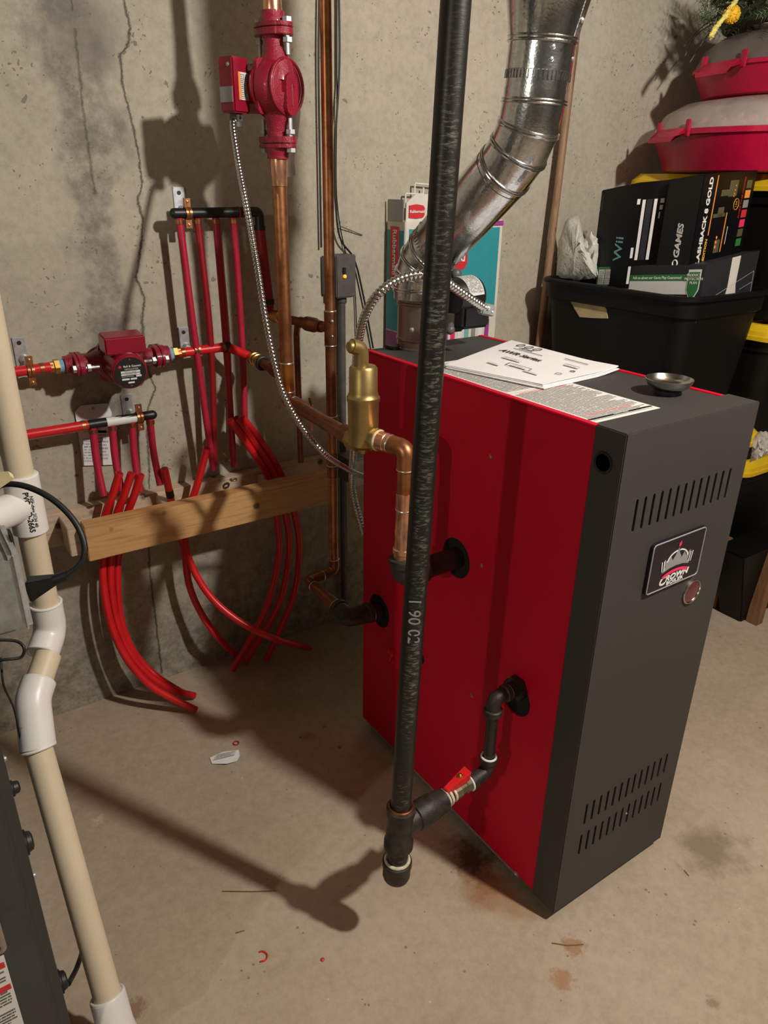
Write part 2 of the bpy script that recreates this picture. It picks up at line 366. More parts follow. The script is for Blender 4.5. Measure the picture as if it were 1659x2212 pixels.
# ---------------------------------------------------------------- room
YW = 1.155
def curve_node(t, val, pts, lo, hi, vlo, vhi):
    """x of a line as a function of height"""
    f = math_(t, 'DIVIDE', math_(t, 'SUBTRACT', val, lo), hi-lo, clamp=True)
    n = t.nodes.new('ShaderNodeFloatCurve'); c = n.mapping.curves[0]
    P = sorted([((z-lo)/(hi-lo), (x-vlo)/(vhi-vlo)) for x, z in pts])
    c.points[0].location = (0, P[0][1]); c.points[1].location = (1, P[-1][1])
    for a in P: c.points.new(max(.001, min(.999, a[0])), a[1])
    for p in c.points: p.handle_type = 'VECTOR'
    n.mapping.update(); link(t, f, n.inputs[1])
    return math_(t, 'MULTIPLY_ADD', n.outputs[0], vhi-vlo, vlo)
def concrete_wall():
    m, t, b = nt('poured_concrete_wall')
    tc = t.nodes.new('ShaderNodeTexCoord'); ob = tc.outputs['Object']
    sp = t.nodes.new('ShaderNodeSeparateXYZ'); link(t, ob, sp.inputs[0]); X, Z = sp.outputs[0], sp.outputs[2]
    a = ramp(t, noise(t, 2.2, 5, .6), [(.3, (.37, .335, .265)), (.55, (.46, .42, .335)), (.75, (.53, .49, .40))])
    fine = noise(t, 60, 4, .7)
    c = mixc(t, .35, a, ramp(t, fine, [(.3, (.27, .24, .19)), (.6, (.50, .46, .375))]))
    # bug holes
    nd = t.nodes.new('ShaderNodeTexNoise'); nd.inputs['Scale'].default_value = 26; nd.inputs['Detail'].default_value = 3; link(t, ob, nd.inputs['Vector'])
    vm = t.nodes.new('ShaderNodeVectorMath'); vm.operation = 'MULTIPLY_ADD'; link(t, nd.outputs['Color'], vm.inputs[0]); vm.inputs[1].default_value = (.05, .05, .05); link(t, ob, vm.inputs[2]); obd = vm.outputs[0]
    v = t.nodes.new('ShaderNodeTexVoronoi'); v.inputs['Scale'].default_value = 22; link(t, obd, v.inputs['Vector'])
    msk = noise(t, 7, 2)
    size = math_(t, 'MULTIPLY', ramp(t, msk, [(.42, .05), (.66, 1)]), .14)
    hole = math_(t, 'LESS_THAN', v.outputs['Distance'], size)
    v2 = t.nodes.new('ShaderNodeTexVoronoi'); v2.inputs['Scale'].default_value = 80; link(t, obd, v2.inputs['Vector'])
    hole2 = math_(t, 'LESS_THAN', v2.outputs['Distance'], math_(t, 'MULTIPLY', ramp(t, noise(t, 11, 2), [(.45, .05), (.66, 1)]), .24))
    holes = math_(t, 'MAXIMUM', hole, hole2)
    c = mixc(t, math_(t, 'MULTIPLY', holes, .62), c, (.12, .095, .07))
    # damp grey stain round the old filled crack
    def W(px, py): p = aty(px, py, YW); return (p.x, p.z)
    jn = noise(t, 16, 5, .75); jit = math_(t, 'MULTIPLY_ADD', jn, .03, -.015)
    st = [W(150, -40), W(150, 40), W(165, 120), W(182, 220), W(200, 380), W(215, 520), W(235, 700), W(262, 900)]
    sx = curve_node(t, Z, st, .6, 1.7, -.8, .2)
    d = math_(t, 'ABSOLUTE', math_(t, 'SUBTRACT', X, sx))
    n2 = noise(t, 5, 4, .6); wid = math_(t, 'MAXIMUM', math_(t, 'MULTIPLY_ADD', n2, .26, -.075), .004)
    k = t.nodes.new('ShaderNodeMapRange'); k.interpolation_type = 'SMOOTHSTEP'; link(t, d, k.inputs[0])
    link(t, math_(t, 'MULTIPLY', wid, 1.5), k.inputs[1]); link(t, math_(t, 'MULTIPLY', wid, .55), k.inputs[2])
    k.inputs[3].default_value = 0; k.inputs[4].default_value = 1
    up = ramp(t, math_(t, 'SUBTRACT', Z, .55), [(.08, 0), (.25, 1)])
    stf = math_(t, 'MULTIPLY', math_(t, 'MULTIPLY', k.outputs[0], up), ramp(t, noise(t, 22, 4, .7), [(.35, .15), (.62, 1)]))
    c = mixc(t, math_(t, 'MULTIPLY', stf, .82), c, (.170, .152, .138))
    bl = math_(t, 'ADD', math_(t, 'POWER', math_(t, 'SUBTRACT', X, W(175, 60)[0]), 2), math_(t, 'POWER', math_(t, 'SUBTRACT', Z, W(175, 60)[1]), 2))
    bl = math_(t, 'SQRT', bl); rb = ramp(t, math_(t, 'ADD', bl, jit), [(.045, 1), (.10, 0)])
    c = mixc(t, math_(t, 'MULTIPLY', rb, .62), c, (.17, .15, .14))
    # grime low on the wall
    low = ramp(t, math_(t, 'ADD', Z, math_(t, 'MULTIPLY', n2, .25)), [(.25, .80), (.72, 0)])
    c = mixc(t, low, c, mixc(t, ramp(t, noise(t, 26, 5, .75), [(.38, 0), (.62, 1)]), (.13, .115, .09), (.36, .325, .26)))
    # two hairline cracks
    j2 = math_(t, 'MULTIPLY_ADD', noise(t, 38, 5, .9), .018, -.009)
    def crack(pts, lo, hi, w):
        cx = curve_node(t, Z, pts, lo, hi, -.8, .2)
        dd = math_(t, 'ABSOLUTE', math_(t, 'SUBTRACT', math_(t, 'ADD', X, j2), cx))
        inr = math_(t, 'MULTIPLY', math_(t, 'GREATER_THAN', Z, lo), math_(t, 'LESS_THAN', Z, hi))
        wn = math_(t, 'MULTIPLY', dd, math_(t, 'MULTIPLY_ADD', noise(t, 14, 2), -2.2, 2.1))
        return math_(t, 'MULTIPLY', ramp(t, wn, [(w*.4, 1), (w, 0)]), inr)
    k1 = crack([W(265, -60), W(266, 0), W(281, 60), W(276, 100), W(259, 118), W(266, 190), W(284, 260), W(292, 300), W(300, 340), W(306, 400), W(297, 430), W(309, 480), W(303, 540), W(293, 600), W(311, 640), W(306, 700), W(318, 790), W(335, 840), W(316, 890), W(322, 1000), W(322, 1220), W(335, 1330), W(350, 1458)], .02, 1.75, .0018)
    k2 = crack([W(160, 50), W(165, 100), W(180, 240), W(205, 430), W(213, 500), W(232, 620), W(243, 690)], 1.03, 1.66, .0012)
    k2 = math_(t, 'MULTIPLY', k2, math_(t, 'GREATER_THAN', noise(t, 9, 1), .53))
    kk = math_(t, 'MAXIMUM', k1, math_(t, 'MULTIPLY', k2, .6))
    c = mixc(t, math_(t, 'MULTIPLY', kk, .85), c, (.035, .028, .02))
    link(t, c, b.inputs['Base Color']); b.inputs['Roughness'].default_value = .85; b.inputs['Specular IOR Level'].default_value = .2
    h = math_(t, 'SUBTRACT', math_(t, 'ADD', math_(t, 'MULTIPLY', fine, .35), noise(t, 9, 4)), math_(t, 'MULTIPLY', math_(t, 'MAXIMUM', holes, kk), 1.2))
    bump(t, b, h, .45, .004); return m
def floor_mat():
    m, t, b = nt('trowelled_concrete_floor')
    tc = t.nodes.new('ShaderNodeTexCoord'); ob = tc.outputs['Object']
    sp = t.nodes.new('ShaderNodeSeparateXYZ'); link(t, ob, sp.inputs[0]); X, Y = sp.outputs[0], sp.outputs[1]
    a = ramp(t, noise(t, 2.6, 6, .62), [(.3, (.345, .268, .190)), (.52, (.435, .352, .258)), (.72, (.505, .42, .322))])
    fine = noise(t, 45, 5, .75)
    c = mixc(t, .30, a, ramp(t, fine, [(.32, (.25, .19, .125)), (.6, (.46, .39, .29))]))
    v = t.nodes.new('ShaderNodeTexVoronoi'); v.inputs['Scale'].default_value = 38; link(t, ob, v.inputs['Vector'])
    sp1 = math_(t, 'LESS_THAN', v.outputs['Distance'], math_(t, 'MULTIPLY', ramp(t, noise(t, 6, 2), [(.42, .1), (.68, 1)]), .13))
    c = mixc(t, math_(t, 'MULTIPLY', sp1, .6), c, (.14, .09, .05))
    v3 = t.nodes.new('ShaderNodeTexVoronoi'); v3.inputs['Scale'].default_value = 21; link(t, ob, v3.inputs['Vector'])
    sp3 = math_(t, 'LESS_THAN', v3.outputs['Distance'], math_(t, 'MULTIPLY', ramp(t, noise(t, 4, 2), [(.48, .1), (.70, 1)]), .08))
    c = mixc(t, math_(t, 'MULTIPLY', sp3, .7), c, (.62, .55, .45))
    jn1 = noise(t, 12, 5, .7); jn2 = noise(t, 55, 5, .8)
    def blob(px, py, r, col, amt, c, sx=1, sy=1, thr=(.55, 1.1)):
        p = atz(px, py, 0); jn = jn2 if r < .035 else jn1
        dx = math_(t, 'MULTIPLY', math_(t, 'SUBTRACT', X, p.x), 1/(r*sx)); dy = math_(t, 'MULTIPLY', math_(t, 'SUBTRACT', Y, p.y), 1/(r*sy))
        d = math_(t, 'SQRT', math_(t, 'ADD', math_(t, 'MULTIPLY', dx, dx), math_(t, 'MULTIPLY', dy, dy)))
        d = math_(t, 'ADD', d, math_(t, 'MULTIPLY_ADD', jn, 3.2, -1.6))
        return mixc(t, math_(t, 'MULTIPLY', ramp(t, math_(t, 'MULTIPLY', d, .5), [(thr[0]*.5, 1), (thr[1]*.5, 0)]), amt), c, col)
    c = blob(1540, 1835, .075, (.20, .155, .10), .75, c, 1.1, .8, (.3, 1.2))
    c = blob(1240, 2045, .022, (.33, .15, .075), .7, c)
    c = blob(1217, 2115, .022, (.36, .17, .09), .75, c)
    c = blob(1055, 1905, .065, (.27, .12, .045), .9, c, .8, 1.0, (.3, 1.4))
    c = blob(1015, 1850, .050, (.075, .035, .018), .95, c, 1, 1, (.3, 1.4))
    c = blob(1120, 1965, .045, (.33, .20, .10), .6, c, 1, 1, (.2, 1.2))
    c = blob(665, 1590, .018, (.28, .13, .08), .5, c)
    c = blob(745, 1720, .016, (.28, .22, .15), .5, c)
    c = blob(1540, 2165, .012, (.20, .14, .08), .6, c)
    c = blob(215, 1770, .03, (.60, .54, .44), .5, c, 1, 1, (.1, .6))
    c = blob(290, 2180, .02, (.20, .08, .05), .6, c)
    c = blob(480, 1450, .06, (.62, .55, .45), .7, c, 1.2, .5, (.3, 1.1))
    link(t, c, b.inputs['Base Color'])
    b.inputs['Roughness'].default_value = .72; b.inputs['Specular IOR Level'].default_value = .3
    bump(t, b, math_(t, 'ADD', math_(t, 'MULTIPLY', fine, .4), noise(t, 5, 4)), .25, .004); return m
X0, X1, Y0, ZC = -4.9, 3.3, -2.8, 2.45
def struct(name, mb, m):
    o = mb.build(name, m); o['kind'] = 'structure'; return o
def slab(name, x0, x1, y0, y1, z0, z1, m):
    mb = MB().box(x0, x1, y0, y1, z0, z1); o = mb.build(name, m); o['kind'] = 'structure'
    # keep object coordinates equal to world coordinates for the painted-in-place stains
    me = o.data
    for v in me.vertices: v.co = v.co+ORG[o]
    o.location = (0, 0, 0); ORG[o] = V((0, 0, 0)); return o
slab('floor', X0, X1, Y0, YW+.1, -.1, 0, floor_mat())
slab('wall_back', X0, X1, YW, YW+.1, 0, ZC, concrete_wall())
M['conc_plain'] = mat('plain_concrete', (.10, .088, .07), .85, 0, .12, 3)
slab('wall_left', X0-.1, X0, Y0, YW, 0, ZC, M['conc_plain'])
slab('wall_right', X1, X1+.1, Y0, YW, 0, ZC, M['conc_plain'])
slab('wall_front', X0, X1, Y0-.1, Y0, 0, ZC, M['conc_plain'])
slab('ceiling', X0, X1, Y0, YW, ZC, ZC+.05, M['joist'])
jb_ = MB()
for i in range(20): jb_.box(X0+.2+i*.41, X0+.24+i*.41, Y0, YW, ZC-.19, ZC)
struct('trim_1', jb_, M['joist'])

# ---------------------------------------------------------------- boiler
BW, BD, Z0, ZT, HA = .3236, .6752, .03, .98, .0567
bo = thing('boiler', 'tall red and charcoal cast iron boiler standing on the concrete floor', 'boiler', (BW/2, BD/2, 0))
t_ = .004
core = MB().box(.012, BW-.012, .05, BD-.01, .045, .955).build('inner_core', M['void'], bo)
kn = atx(908, 1420, 0)
pl = MB().box(0, t_, HA, BD, Z0, ZT-.001).build('side_panel', M['red_panel'], bo, bevel=.0006)
hmid = V((0, .346, .641)); hlow = V((0, .155, .435)); hbk = V((0, .606, .388))
cut(pl, [lambda m: m.lathe((-.02, hmid.y, hmid.z), (1, 0, 0), [(0, .041), (.06, .041)], 36),
         lambda m: m.lathe((-.02, hlow.y, hlow.z), (1, 0, 0), [(0, .037), (.06, .037)], 36),
         lambda m: m.lathe((-.02, hbk.y, hbk.z), (1, 0, 0), [(0, .041), (.06, .041)], 36),
         lambda m: m.lathe((-.02, kn.y, kn.z), (1, 0, 0), [(0, .015), (.06, .015)], 24)])
MB().box(BW-t_, BW, HA, BD, Z0, ZT-.001).build('side_panel', M['red_panel'], bo, bevel=.0006)
MB().box(t_, BW-t_, BD-.004, BD, Z0, ZT-.002).build('rear_panel', M['zinc_dull'], bo)
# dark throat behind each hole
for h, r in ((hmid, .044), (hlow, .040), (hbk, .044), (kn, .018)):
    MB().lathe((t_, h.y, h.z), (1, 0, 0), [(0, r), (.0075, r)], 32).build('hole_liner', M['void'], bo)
# red top lips
MB().box(0, .013, HA, BD, ZT-.001, ZT+.0035).box(BW-.013, BW, HA, BD, ZT-.001, ZT+.0035).build('top_trim', M['red_panel'], bo, bevel=.001)
tp = MB().box(.013, BW-.013, HA-.002, BD-.001, ZT-.006, ZT+.0022).build('top_panel', M['grey_panel'], bo, bevel=.0008)
MB().box(.05, .085, BD-.035, BD-.002, ZT+.002, ZT+.008).build('hinge_tab', M['grey_panel'], bo, bevel=.002)
# front hood
hd = MB().box(-.0015, BW+.0015, 0, HA, Z0-.004, ZT+.0062).build('front_hood', M['grey_panel'], bo, bevel=.0016)
slots = []
def slot_row(pA, pB, pC, pD, n):
    """pA/pB: top and bottom of the first slot, pC/pD of the last (pixels on the front face)"""
    A, B, C_, D_ = [aty(*p, 0) for p in (pA, pB, pC, pD)]
    for i in range(n):
        s = i/(n-1); x = A.x+(C_.x-A.x)*s; zt = A.z+(C_.z-A.z)*s; zb = B.z+(D_.z-B.z)*s; w = .0030
        slots.append((x, zb, zt, w))
slot_row((1378, 1078), (1364, 1151), (1579, 1011), (1562, 1079), 13)
slot_row((1269, 1737), (1259, 1784), (1442, 1628), (1432, 1672), 13)
slot_row((1257, 1803), (1249, 1848), (1428, 1691), (1418, 1734), 13)
def mkslot(s):
    x, zb, zt, w = s
    poly = [(x+w*math.cos(a), -.01, zt-w+w*math.sin(a)) for a in [PI*k/6 for k in range(7)]]
    poly += [(x+w*math.cos(a), -.01, zb+w+w*math.sin(a)) for a in [PI+PI*k/6 for k in range(7)]]
    return lambda m: m.prism(poly, (0, .04, 0))
cut(hd, [mkslot(s) for s in slots])
pk = atx(1304, 999, 0)
MB().box(.004, BW-.004, .020, .0415, Z0+.004, ZT-.004).build('inner_shield', M['void'], bo)
kp = MB().lathe((.003, pk.y, pk.z), (-1, 0, 0), [(0, .0172), (.0048, .0172), (.0060, .0165), (.0050, .013), (.0045, .013)], 28)
kp.build('hole_plug', M['black_plastic'], bo)
# sight glass and badge
def FP(px, py, y=0): return aty(px, py, y)
b00, b10, b11, b01 = FP(1390, 1285), FP(1502, 1235), FP(1518, 1135), FP(1402, 1175)
bc = (b00+b10+b11+b01)/4; hw = ((b10-b00).length+(b11-b01).length)/4; hh = ((b01-b00).length+(b11-b10).length)/4
bc = V((bc.x, 0, bc.z)); ex = V((1, 0, 0)); ez = V((0, 0, 1))
def rrect(c, hw, hh, r, ux=ex, uz=ez, n=5):
    out = []
    for sx, sz, a0 in ((1, -1, -PI/2), (1, 1, 0), (-1, 1, PI/2), (-1, -1, PI)):
        for k in range(n+1):
            a = a0+PI/2*k/n; out.append(c+ux*(sx*(hw-r)+r*math.cos(a))+uz*(sz*(hh-r)+r*math.sin(a)))
    return out
bd = MB().prism(rrect(bc, hw, hh, .007), (0, -.006, 0)).build('badge', M['badge'], bo, bevel=.001)
tr = MB(); R1 = rrect(bc+V((0, -.006, 0)), hw-.002, hh-.002, .006)
tr.tube(R1+[R1[0]], .0012, 8); tr.build('badge_rim', M['silver'], bd)
yb = -.0062
def E(u, v, y=yb): return V((bc.x+u*.00128, y, bc.z+(v-6*s_)*.001))   # badge millimetres
s_ = 25*hh
def poly_part(name, m, polys, th=.0006, y=yb, parent=bd):
    mb = MB()
    for P in polys: mb.prism([E(u*s_, v*s_, y) for u, v in P], (0, -th, 0))
    return mb.build(name, m, parent)
cr = [(-24, -6), (-20, 2), (-23, 16), (-16, 9), (-12, 17), (-8, 9), (-3, 18), (0, 27), (3, 18), (8, 9), (12, 17), (16, 9), (23, 16), (20, 2), (24, -6), (12, -2), (0, -1), (-12, -2)]
poly_part('crown_emblem', M['silver'], [cr])
def arc(cx, cz, rx, rz, a0, a1, w, n=14):
    o = [(cx+rx*math.cos(a0+(a1-a0)*k/n), cz+rz*math.sin(a0+(a1-a0)*k/n)) for k in range(n+1)]
    i = [(cx+(rx-w)*math.cos(a1-(a1-a0)*k/n), cz+(rz-w)*math.sin(a1-(a1-a0)*k/n)) for k in range(n+1)]
    return o+i
mb = MB()
for P in (arc(-1, 7, 18, 17, PI*.52, PI*.95, 2.0), arc(1, 7, 18, 17, PI*.05, PI*.48, 2.0)):
    n = len(P)//2
    for k in range(n-1):
        mb.prism([E(a*s_, b_*s_, yb-.0005) for a, b_ in (P[k], P[k+1], P[2*n-2-k], P[2*n-1-k])], (0, -.0005, 0))
for x in (-25, -21.5, 22, 25.5):
    mb.prism([E(a*s_, b_*s_, yb-.0004) for a, b_ in ((x-.6, -3), (x+.8, -3), (x+.8+x*.08, 13), (x-.6+x*.08, 13))], (0, -.0004, 0))
mb.build('crown_arch', M['white'], bd)
mb = MB(); P = arc(0, -34, 38, 28, PI*.29, PI*.71, 4.6); n = len(P)//2
for k in range(n-1):
    mb.prism([E(a*s_, b_*s_, yb-.0008) for a, b_ in (P[k], P[k+1], P[2*n-2-k], P[2*n-1-k])], (0, -.0004, 0))
mb.build('crown_band', M['pink'], bd)
poly_part('flame', M['pink'], [[(0, 28), (3, 31), (2.6, 35), (.8, 38.5), (.6, 35.5), (-1.4, 33), (-1.6, 30)]], y=yb-.0003)
text('ROWN', 'badge_lettering', M['white'], bd, E(5*s_, -18.5*s_), ex, ez, .0125*s_, bold=.0005, shear=.2, sx=1.28)
text('C', 'badge_lettering', M['white'], bd, E(-21*s_, -20.5*s_), ex, ez, .0185*s_, bold=.0005, shear=.3, sx=1.2)
text('BOILER', 'badge_lettering', M['white'], bd, E(3*s_, -27*s_), ex, ez, .0080*s_, bold=.0002, sx=1.5)
sg = FP(1492, 1277)
MB().lathe(sg, (0, -1, 0), [(0, .0235), (.003, .0235), (.004, .0225), (.004, .0212), (.0015, .0205)], 36).build('sight_ring', M['stainless'], bo)
MB().lathe(sg, (0, -1, 0), [(0, .0205), (.0022, .0205), (.0030, .017), (.0032, 0)], 36).build('sight_glass', mat('dark_red_glass', (.10, .004, .015), .12, 0, .1, coat=.8), bo)
for px, py in ((1061, 986), (1041, 1221), (1020, 1502), (817, 1580)):
    p = atx(px, py, 0); screw(bo, p, (-1, 0, 0), .0036, 'brass')
screw(bo, atx(1115, 1887, 0), (-1, 0, 0), .004); screw(bo, atx(1352, 1757, .05) if False else FP(1353, 1757), (0, -1, 0), .0018)
# drain-knob wire bits seen low on the panel behind the gas pipe
wr = MB(); p0 = atx(855, 1410, 0)
wr.tube(spl([p0+V((-.002, .01, .02)), p0+V((-.02, .004, .012)), p0+V((-.012, .0, -.002)), p0+V((-.022, -.006, -.012)), p0+V((-.004, .004, -.016))], 6), .0016, 8)
wr.torus(p0+V((-.012, .004, 0)), (1, 0, 0), .007, .0015, 16, 6)
wr.build('cord_knot', M['pex'], bo)
# feet
ft = MB()
for x in (.03, BW-.06):
    for y in (.09, BD-.1): ft.box(x, x+.03, y, y+.03, 0, .045)
ft.build('base_feet', M['void'], bo)
ln = MB().box(.004, .02, .10, BD-.02, .018, .046).build('base_rail', M['zinc_dull'], bo)
# labels on the top
zt = ZT+.0023
def TP(px, py, z=zt): return atz(px, py, z)
def label_strip(a, b, c, d, z, m, name, parent, th=.0004):
    return MB().sheet(TP(*a, z), TP(*b, z), TP(*c, z), TP(*d, z), th, 0, 1).build(name, [m, M['paper']], parent)
w0 = TP(1255, 922); 
lab = MB().sheet(V((.026, .135, zt)), V((.026, .255+.02, zt)), V((.026, .275, zt)), V((.026, .135, zt)), .0003)
def top_label(x0, x1, y0, y1, m, name):
    # text lines run along y: u along -y, v along +x reversed
    mb = MB().sheet((x0, y1, zt), (x0, y0, zt), (x1, y0, zt), (x1, y1, zt), .0004, 0, 1)
    return mb.build(name, [m, M['paper']], bo)
A = TP(1285, 914); B_ = TP(1428, 882)
LX0, LX1 = A.x, B_.x
Cy = TP(1237, 827).y
lb = MB().sheet((LX0, .290, zt), (LX1, .290, zt), (LX1, .077, zt), (LX0, .077, zt), .0004, 0, 1)
lb = MB().sheet((LX0, A.y, zt), (LX1, A.y, zt), (LX1, Cy, zt), (LX0, Cy, zt), .0004, 0, 1).build('warning_label', [M['fine'], M['paper']], bo)
lb['label'] = 'long white warning label full of small print'
MB().box(LX0+.003, LX1-.003, A.y+.012, A.y+.017, zt+.0004, zt+.0008).build('notice_bar', M['ink'], lb)
text('NOTICE', 'notice_lettering', M['white'], lb, V(((LX0+LX1)/2, A.y+.0145, zt+.0008)), ex, (0, 1, 0), .0042, .0001, sx=2.2)
for y in (A.y+.035, Cy-.006): MB().box(LX0+.02, LX1-.02, y-.0012, y+.0006, zt+.0004, zt+.0007).build('red_heading', M['redprint'], lb)
lb2 = MB().sheet((LX0, Cy+.002, zt), (LX1, Cy+.002, zt), (LX1, .50, zt), (LX0, .50, zt), .0004, 0, 1).build('warning_label', [M['fine'], M['paper']], bo)

# installation manual (a stapled stack of sheets)
c00, c10, c11, c01 = TP(962, 790, .987), TP(1172, 834, .987), TP(1335, 797, .987), TP(1105, 738, .987)
man = thing('installation_manual', 'loose white printed manual lying on top of the boiler', 'manual', ((c00+c11)/2))
def curl(a, b, c, d, z0, th, m, name, parent, n=10, wav=.0025, seed=0):
    mb = MB(); rnd = random.Random(seed); ph = rnd.random()*6
    vs = []; 
    for lay in (0, 1):
        for j in range(n+1):
            for i in range(n+1):
                u, v = i/n, j/n; p = (a*(1-u)+b*u)*(1-v)+(d*(1-u)+c*u)*v
                p = V((p.x, p.y, z0+lay*th+wav*(.5+.5*math.sin(3.2*v+ph+u*1.7))*(.3+u*.3+v*.7)+.004*max(0, u+v-1.75)*4))
                vs.append(p)
    N = (n+1)**2; fs = []; uvs = {}
    for j in range(n):
        for i in range(n):
            q = (j*(n+1)+i, j*(n+1)+i+1, (j+1)*(n+1)+i+1, (j+1)*(n+1)+i)
            uvs[len(fs)] = [(i/n, j/n), ((i+1)/n, j/n), ((i+1)/n, (j+1)/n), (i/n, (j+1)/n)]; fs.append(tuple(N+k for k in q)); fs.append(tuple(reversed(q)))
    edge = [i for i in range(n+1)]+[j*(n+1)+n for j in range(1, n+1)]+[n*(n+1)+i for i in range(n-1, -1, -1)]+[j*(n+1) for j in range(n-1, 0, -1)]
    for k in range(len(edge)):
        p, q = edge[k], edge[(k+1) % len(edge)]; fs.append((p, q, q+N, p+N))
    mb.add(vs, fs); mb.uv = uvs; return mb.build(name, m, parent, ang=60)
sh = V((-.004, -.006, 0))
curl(c00+sh, c10+sh*1.5, c11+sh, c01, zt+.0008, .0018, M['paper'], 'paper_sheet', man, seed=1)
curl(c00+sh*.4, c10+sh*.3, c11, c01-sh, zt+.0036, .0018, M['paper'], 'paper_sheet', man, seed=4, wav=.002)
cov = curl(c00, c10, c11, c01, zt+.0062, .0008, M['paper'], 'cover_sheet', man, seed=2, wav=.0015)
def MP(u, v, h=.0098): p = (c00*(1-u)+c10*u)*(1-v)+(c01*(1-u)+c11*u)*v; return V((p.x, p.y, zt+h))
# reading direction: text x runs from the far-left edge c01->c11? the page reads along v=1 side from u=.. 
ux = (c11-c01).normalized(); uy = (c01-c00).normalized()
text('AWR Series', 'title_lettering', M['ink'], cov, MP(.34, .62), ux, uy, .023, .0002, .0005)
MB().obox(MP(.32, .76), ux*.042, uy*.0010, V((0, 0, .0002))).obox(MP(.74, .83), ux*.030, uy*.0012, V((0, 0, .0002))).build('rule_line', M['ink'], cov)
def bx_out(c, a, b_, w=.0005):
    q = MB()
    for s in (-1, 1):
        q.obox(c+uy*b_*s, ux*a, uy*w, V((0, 0, .0002))); q.obox(c+ux*a*s, ux*w, uy*b_, V((0, 0, .0002)))
    return q
bx_out(MP(.54, .30), .030, .0100).build('text_frame', M['ink'], cov)
bx_out(MP(.80, .66), .018, .0075, .0002).build('text_frame', M['silver'], cov)
def fp(c, a, b_, m='fine_wide', par=None):
    return MB().sheet(c-ux*a-uy*b_, c+ux*a-uy*b_, c+ux*a+uy*b_, c-ux*a+uy*b_, .0002).build('small_print', M[m], par or cov)
for c, a, b_ in ((MP(.36, .46), .026, .008), (MP(.54, .30), .022, .006), (MP(.80, .66), .017, .006), (MP(.72, .22), .018, .0045), (MP(.33, .24), .016, .005)): fp(c, a, b_)
mb = MB()
for k in (-1, 0, 1): mb.torus(MP(.25+.085*k, .89), (0, 0, 1), .012, .0007, 20, 4, sc=(1, .55))
mb.torus(MP(.88, .36), (0, 0, 1), .006, .0004, 20, 4); mb.torus(MP(.90, .52), (0, 0, 1), .0045, .0006, 20, 4)
mb.build('cover_emblem', M['ink'], cov)
text('CROWN', 'emblem_lettering', M['ink'], cov, MP(.27, .81), ux, uy, .010, .0002, .0002)

# magnetic dish
dc = TP(1441, 850); dc = V((dc.x, dc.y, zt))
ds = thing('magnetic_parts_dish', 'small round steel magnetic parts dish on the boiler top', 'dish', dc)
MB().lathe(dc, (0, 0, 1), [(0, .021), (.0005, .022), (.007, .0225), (.009, .020)], 36).build('magnet_base', M['rubber'], ds)
MB().lathe(dc, (0, 0, 1), [(.009, .021), (.0105, .028), (.015, .0345), (.021, .0375), (.0245, .0385), (.0255, .0392), (.0260, .0385), (.0215, .0362), (.016, .0325), (.0125, .026), (.0118, .015), (.0125, .004), (.0125, 0)], 48, cap=False).build('steel_bowl', M['stainless'], ds)

# ---------------------------------------------------------------- flue
FR = .0508
C0 = V((.118, .636, ZT+.002)); C1 = V((.100, .626, 1.150)); C2 = V((.128, .376, 1.362)); C3 = V((.129, .365, 1.503)); C4 = V((.130, .36, 1.575))
fl = thing('flue_pipe', 'shiny galvanised metal flue pipe rising out of the boiler top', 'flue pipe', C0)
MB().lathe(C0, (0, 0, 1), [(0, FR+.003), (.004, FR+.003), (.006, FR), (.018, FR), (.020, FR+.0022), (.024, FR+.0022), (.026, FR), (.090, FR), (.092, FR+.002), (.095, FR+.002), (.097, FR), (.100, FR)], 48).build('damper_collar', M['stain_dark'], fl)
screw(fl, C0+V((-FR*.86, -FR*.5, .045)), (-.86, -.5, 0), .004)
def seam_ring(mb, c, ax, r=FR+.001): mb.torus(c-V(ax).normalized()*.002, ax, r, .0019, 44, 8); mb.torus(c+V(ax).normalized()*.0028, ax, r, .0015, 44, 8)
def gore(pts, ringpts=None, name='pipe_section', ra=FR, rb=FR):
    mb = MB(); n = len(pts); mb.tube(pts, [ra+(rb-ra)*i/(n-1) for i in range(n)], 48); return mb
dg = (C2-C1).normalized(); up = V((0, 0, 1))
def elbow(P, d0, d1, L, name):
    """three-gore adjustable elbow around corner P"""
    a = P-d0*L; b = P+d1*L; m1 = a+(d0*.9)*L*.55+(d1*.10)*L*.3; 
    q = [a*(1-s)**2+P*2*s*(1-s)+b*s*s for s in (0, .34, .67, 1)]
    a2 = a-d0*.018; b2 = b+d1*.018
    mb = MB().tube([a2, a, q[1], q[2], b, b2], FR, 48)
    o = mb.build(name, M['galv'], fl, ang=20)
    rg = MB()
    for i, c in enumerate((q[1], q[2], a, b)):
        ax = (d0*(1-[.34, .67, .0, 1.][i])+d1*[.34, .67, 0., 1.][i]); seam_ring(rg, c, ax)
    rg.build('seam_ring', M['galv'], o)
    return a2, b2
ea, eb = elbow(C1, up, dg, .046, 'elbow')
up2 = (C3-C2).normalized()
ec, ed = elbow(C2, dg, up2, .060, 'elbow')
MB().tube([C0+up*.100, ea], FR-.0012, 48).build('pipe_section', M['galv'], fl)
def crimp(c, ax, n=48, L=.012):
    mb = MB(); ax, u, w = frame(ax)
    for k in range(n):
        a = 2*PI*k/n; d = u*math.cos(a)+w*math.sin(a); mb.obox(c+d*(FR-.0002), d*.0018, ax.cross(d)*.0013, ax*L/2)
    return mb.build('crimp_ridges', M['galv'], fl, bevel=.0004)
MB().tube([eb-dg*.002, eb+dg*.002, ec-dg*.002, ec+dg*.006], [FR-.001, FR+.0012, FR+.0012, FR+.0012], 48).build('pipe_section', M['galv'], fl)
crimp(eb+dg*.001, dg); crimp(C0+up*.106, up); 
UX = ed+up2*.024
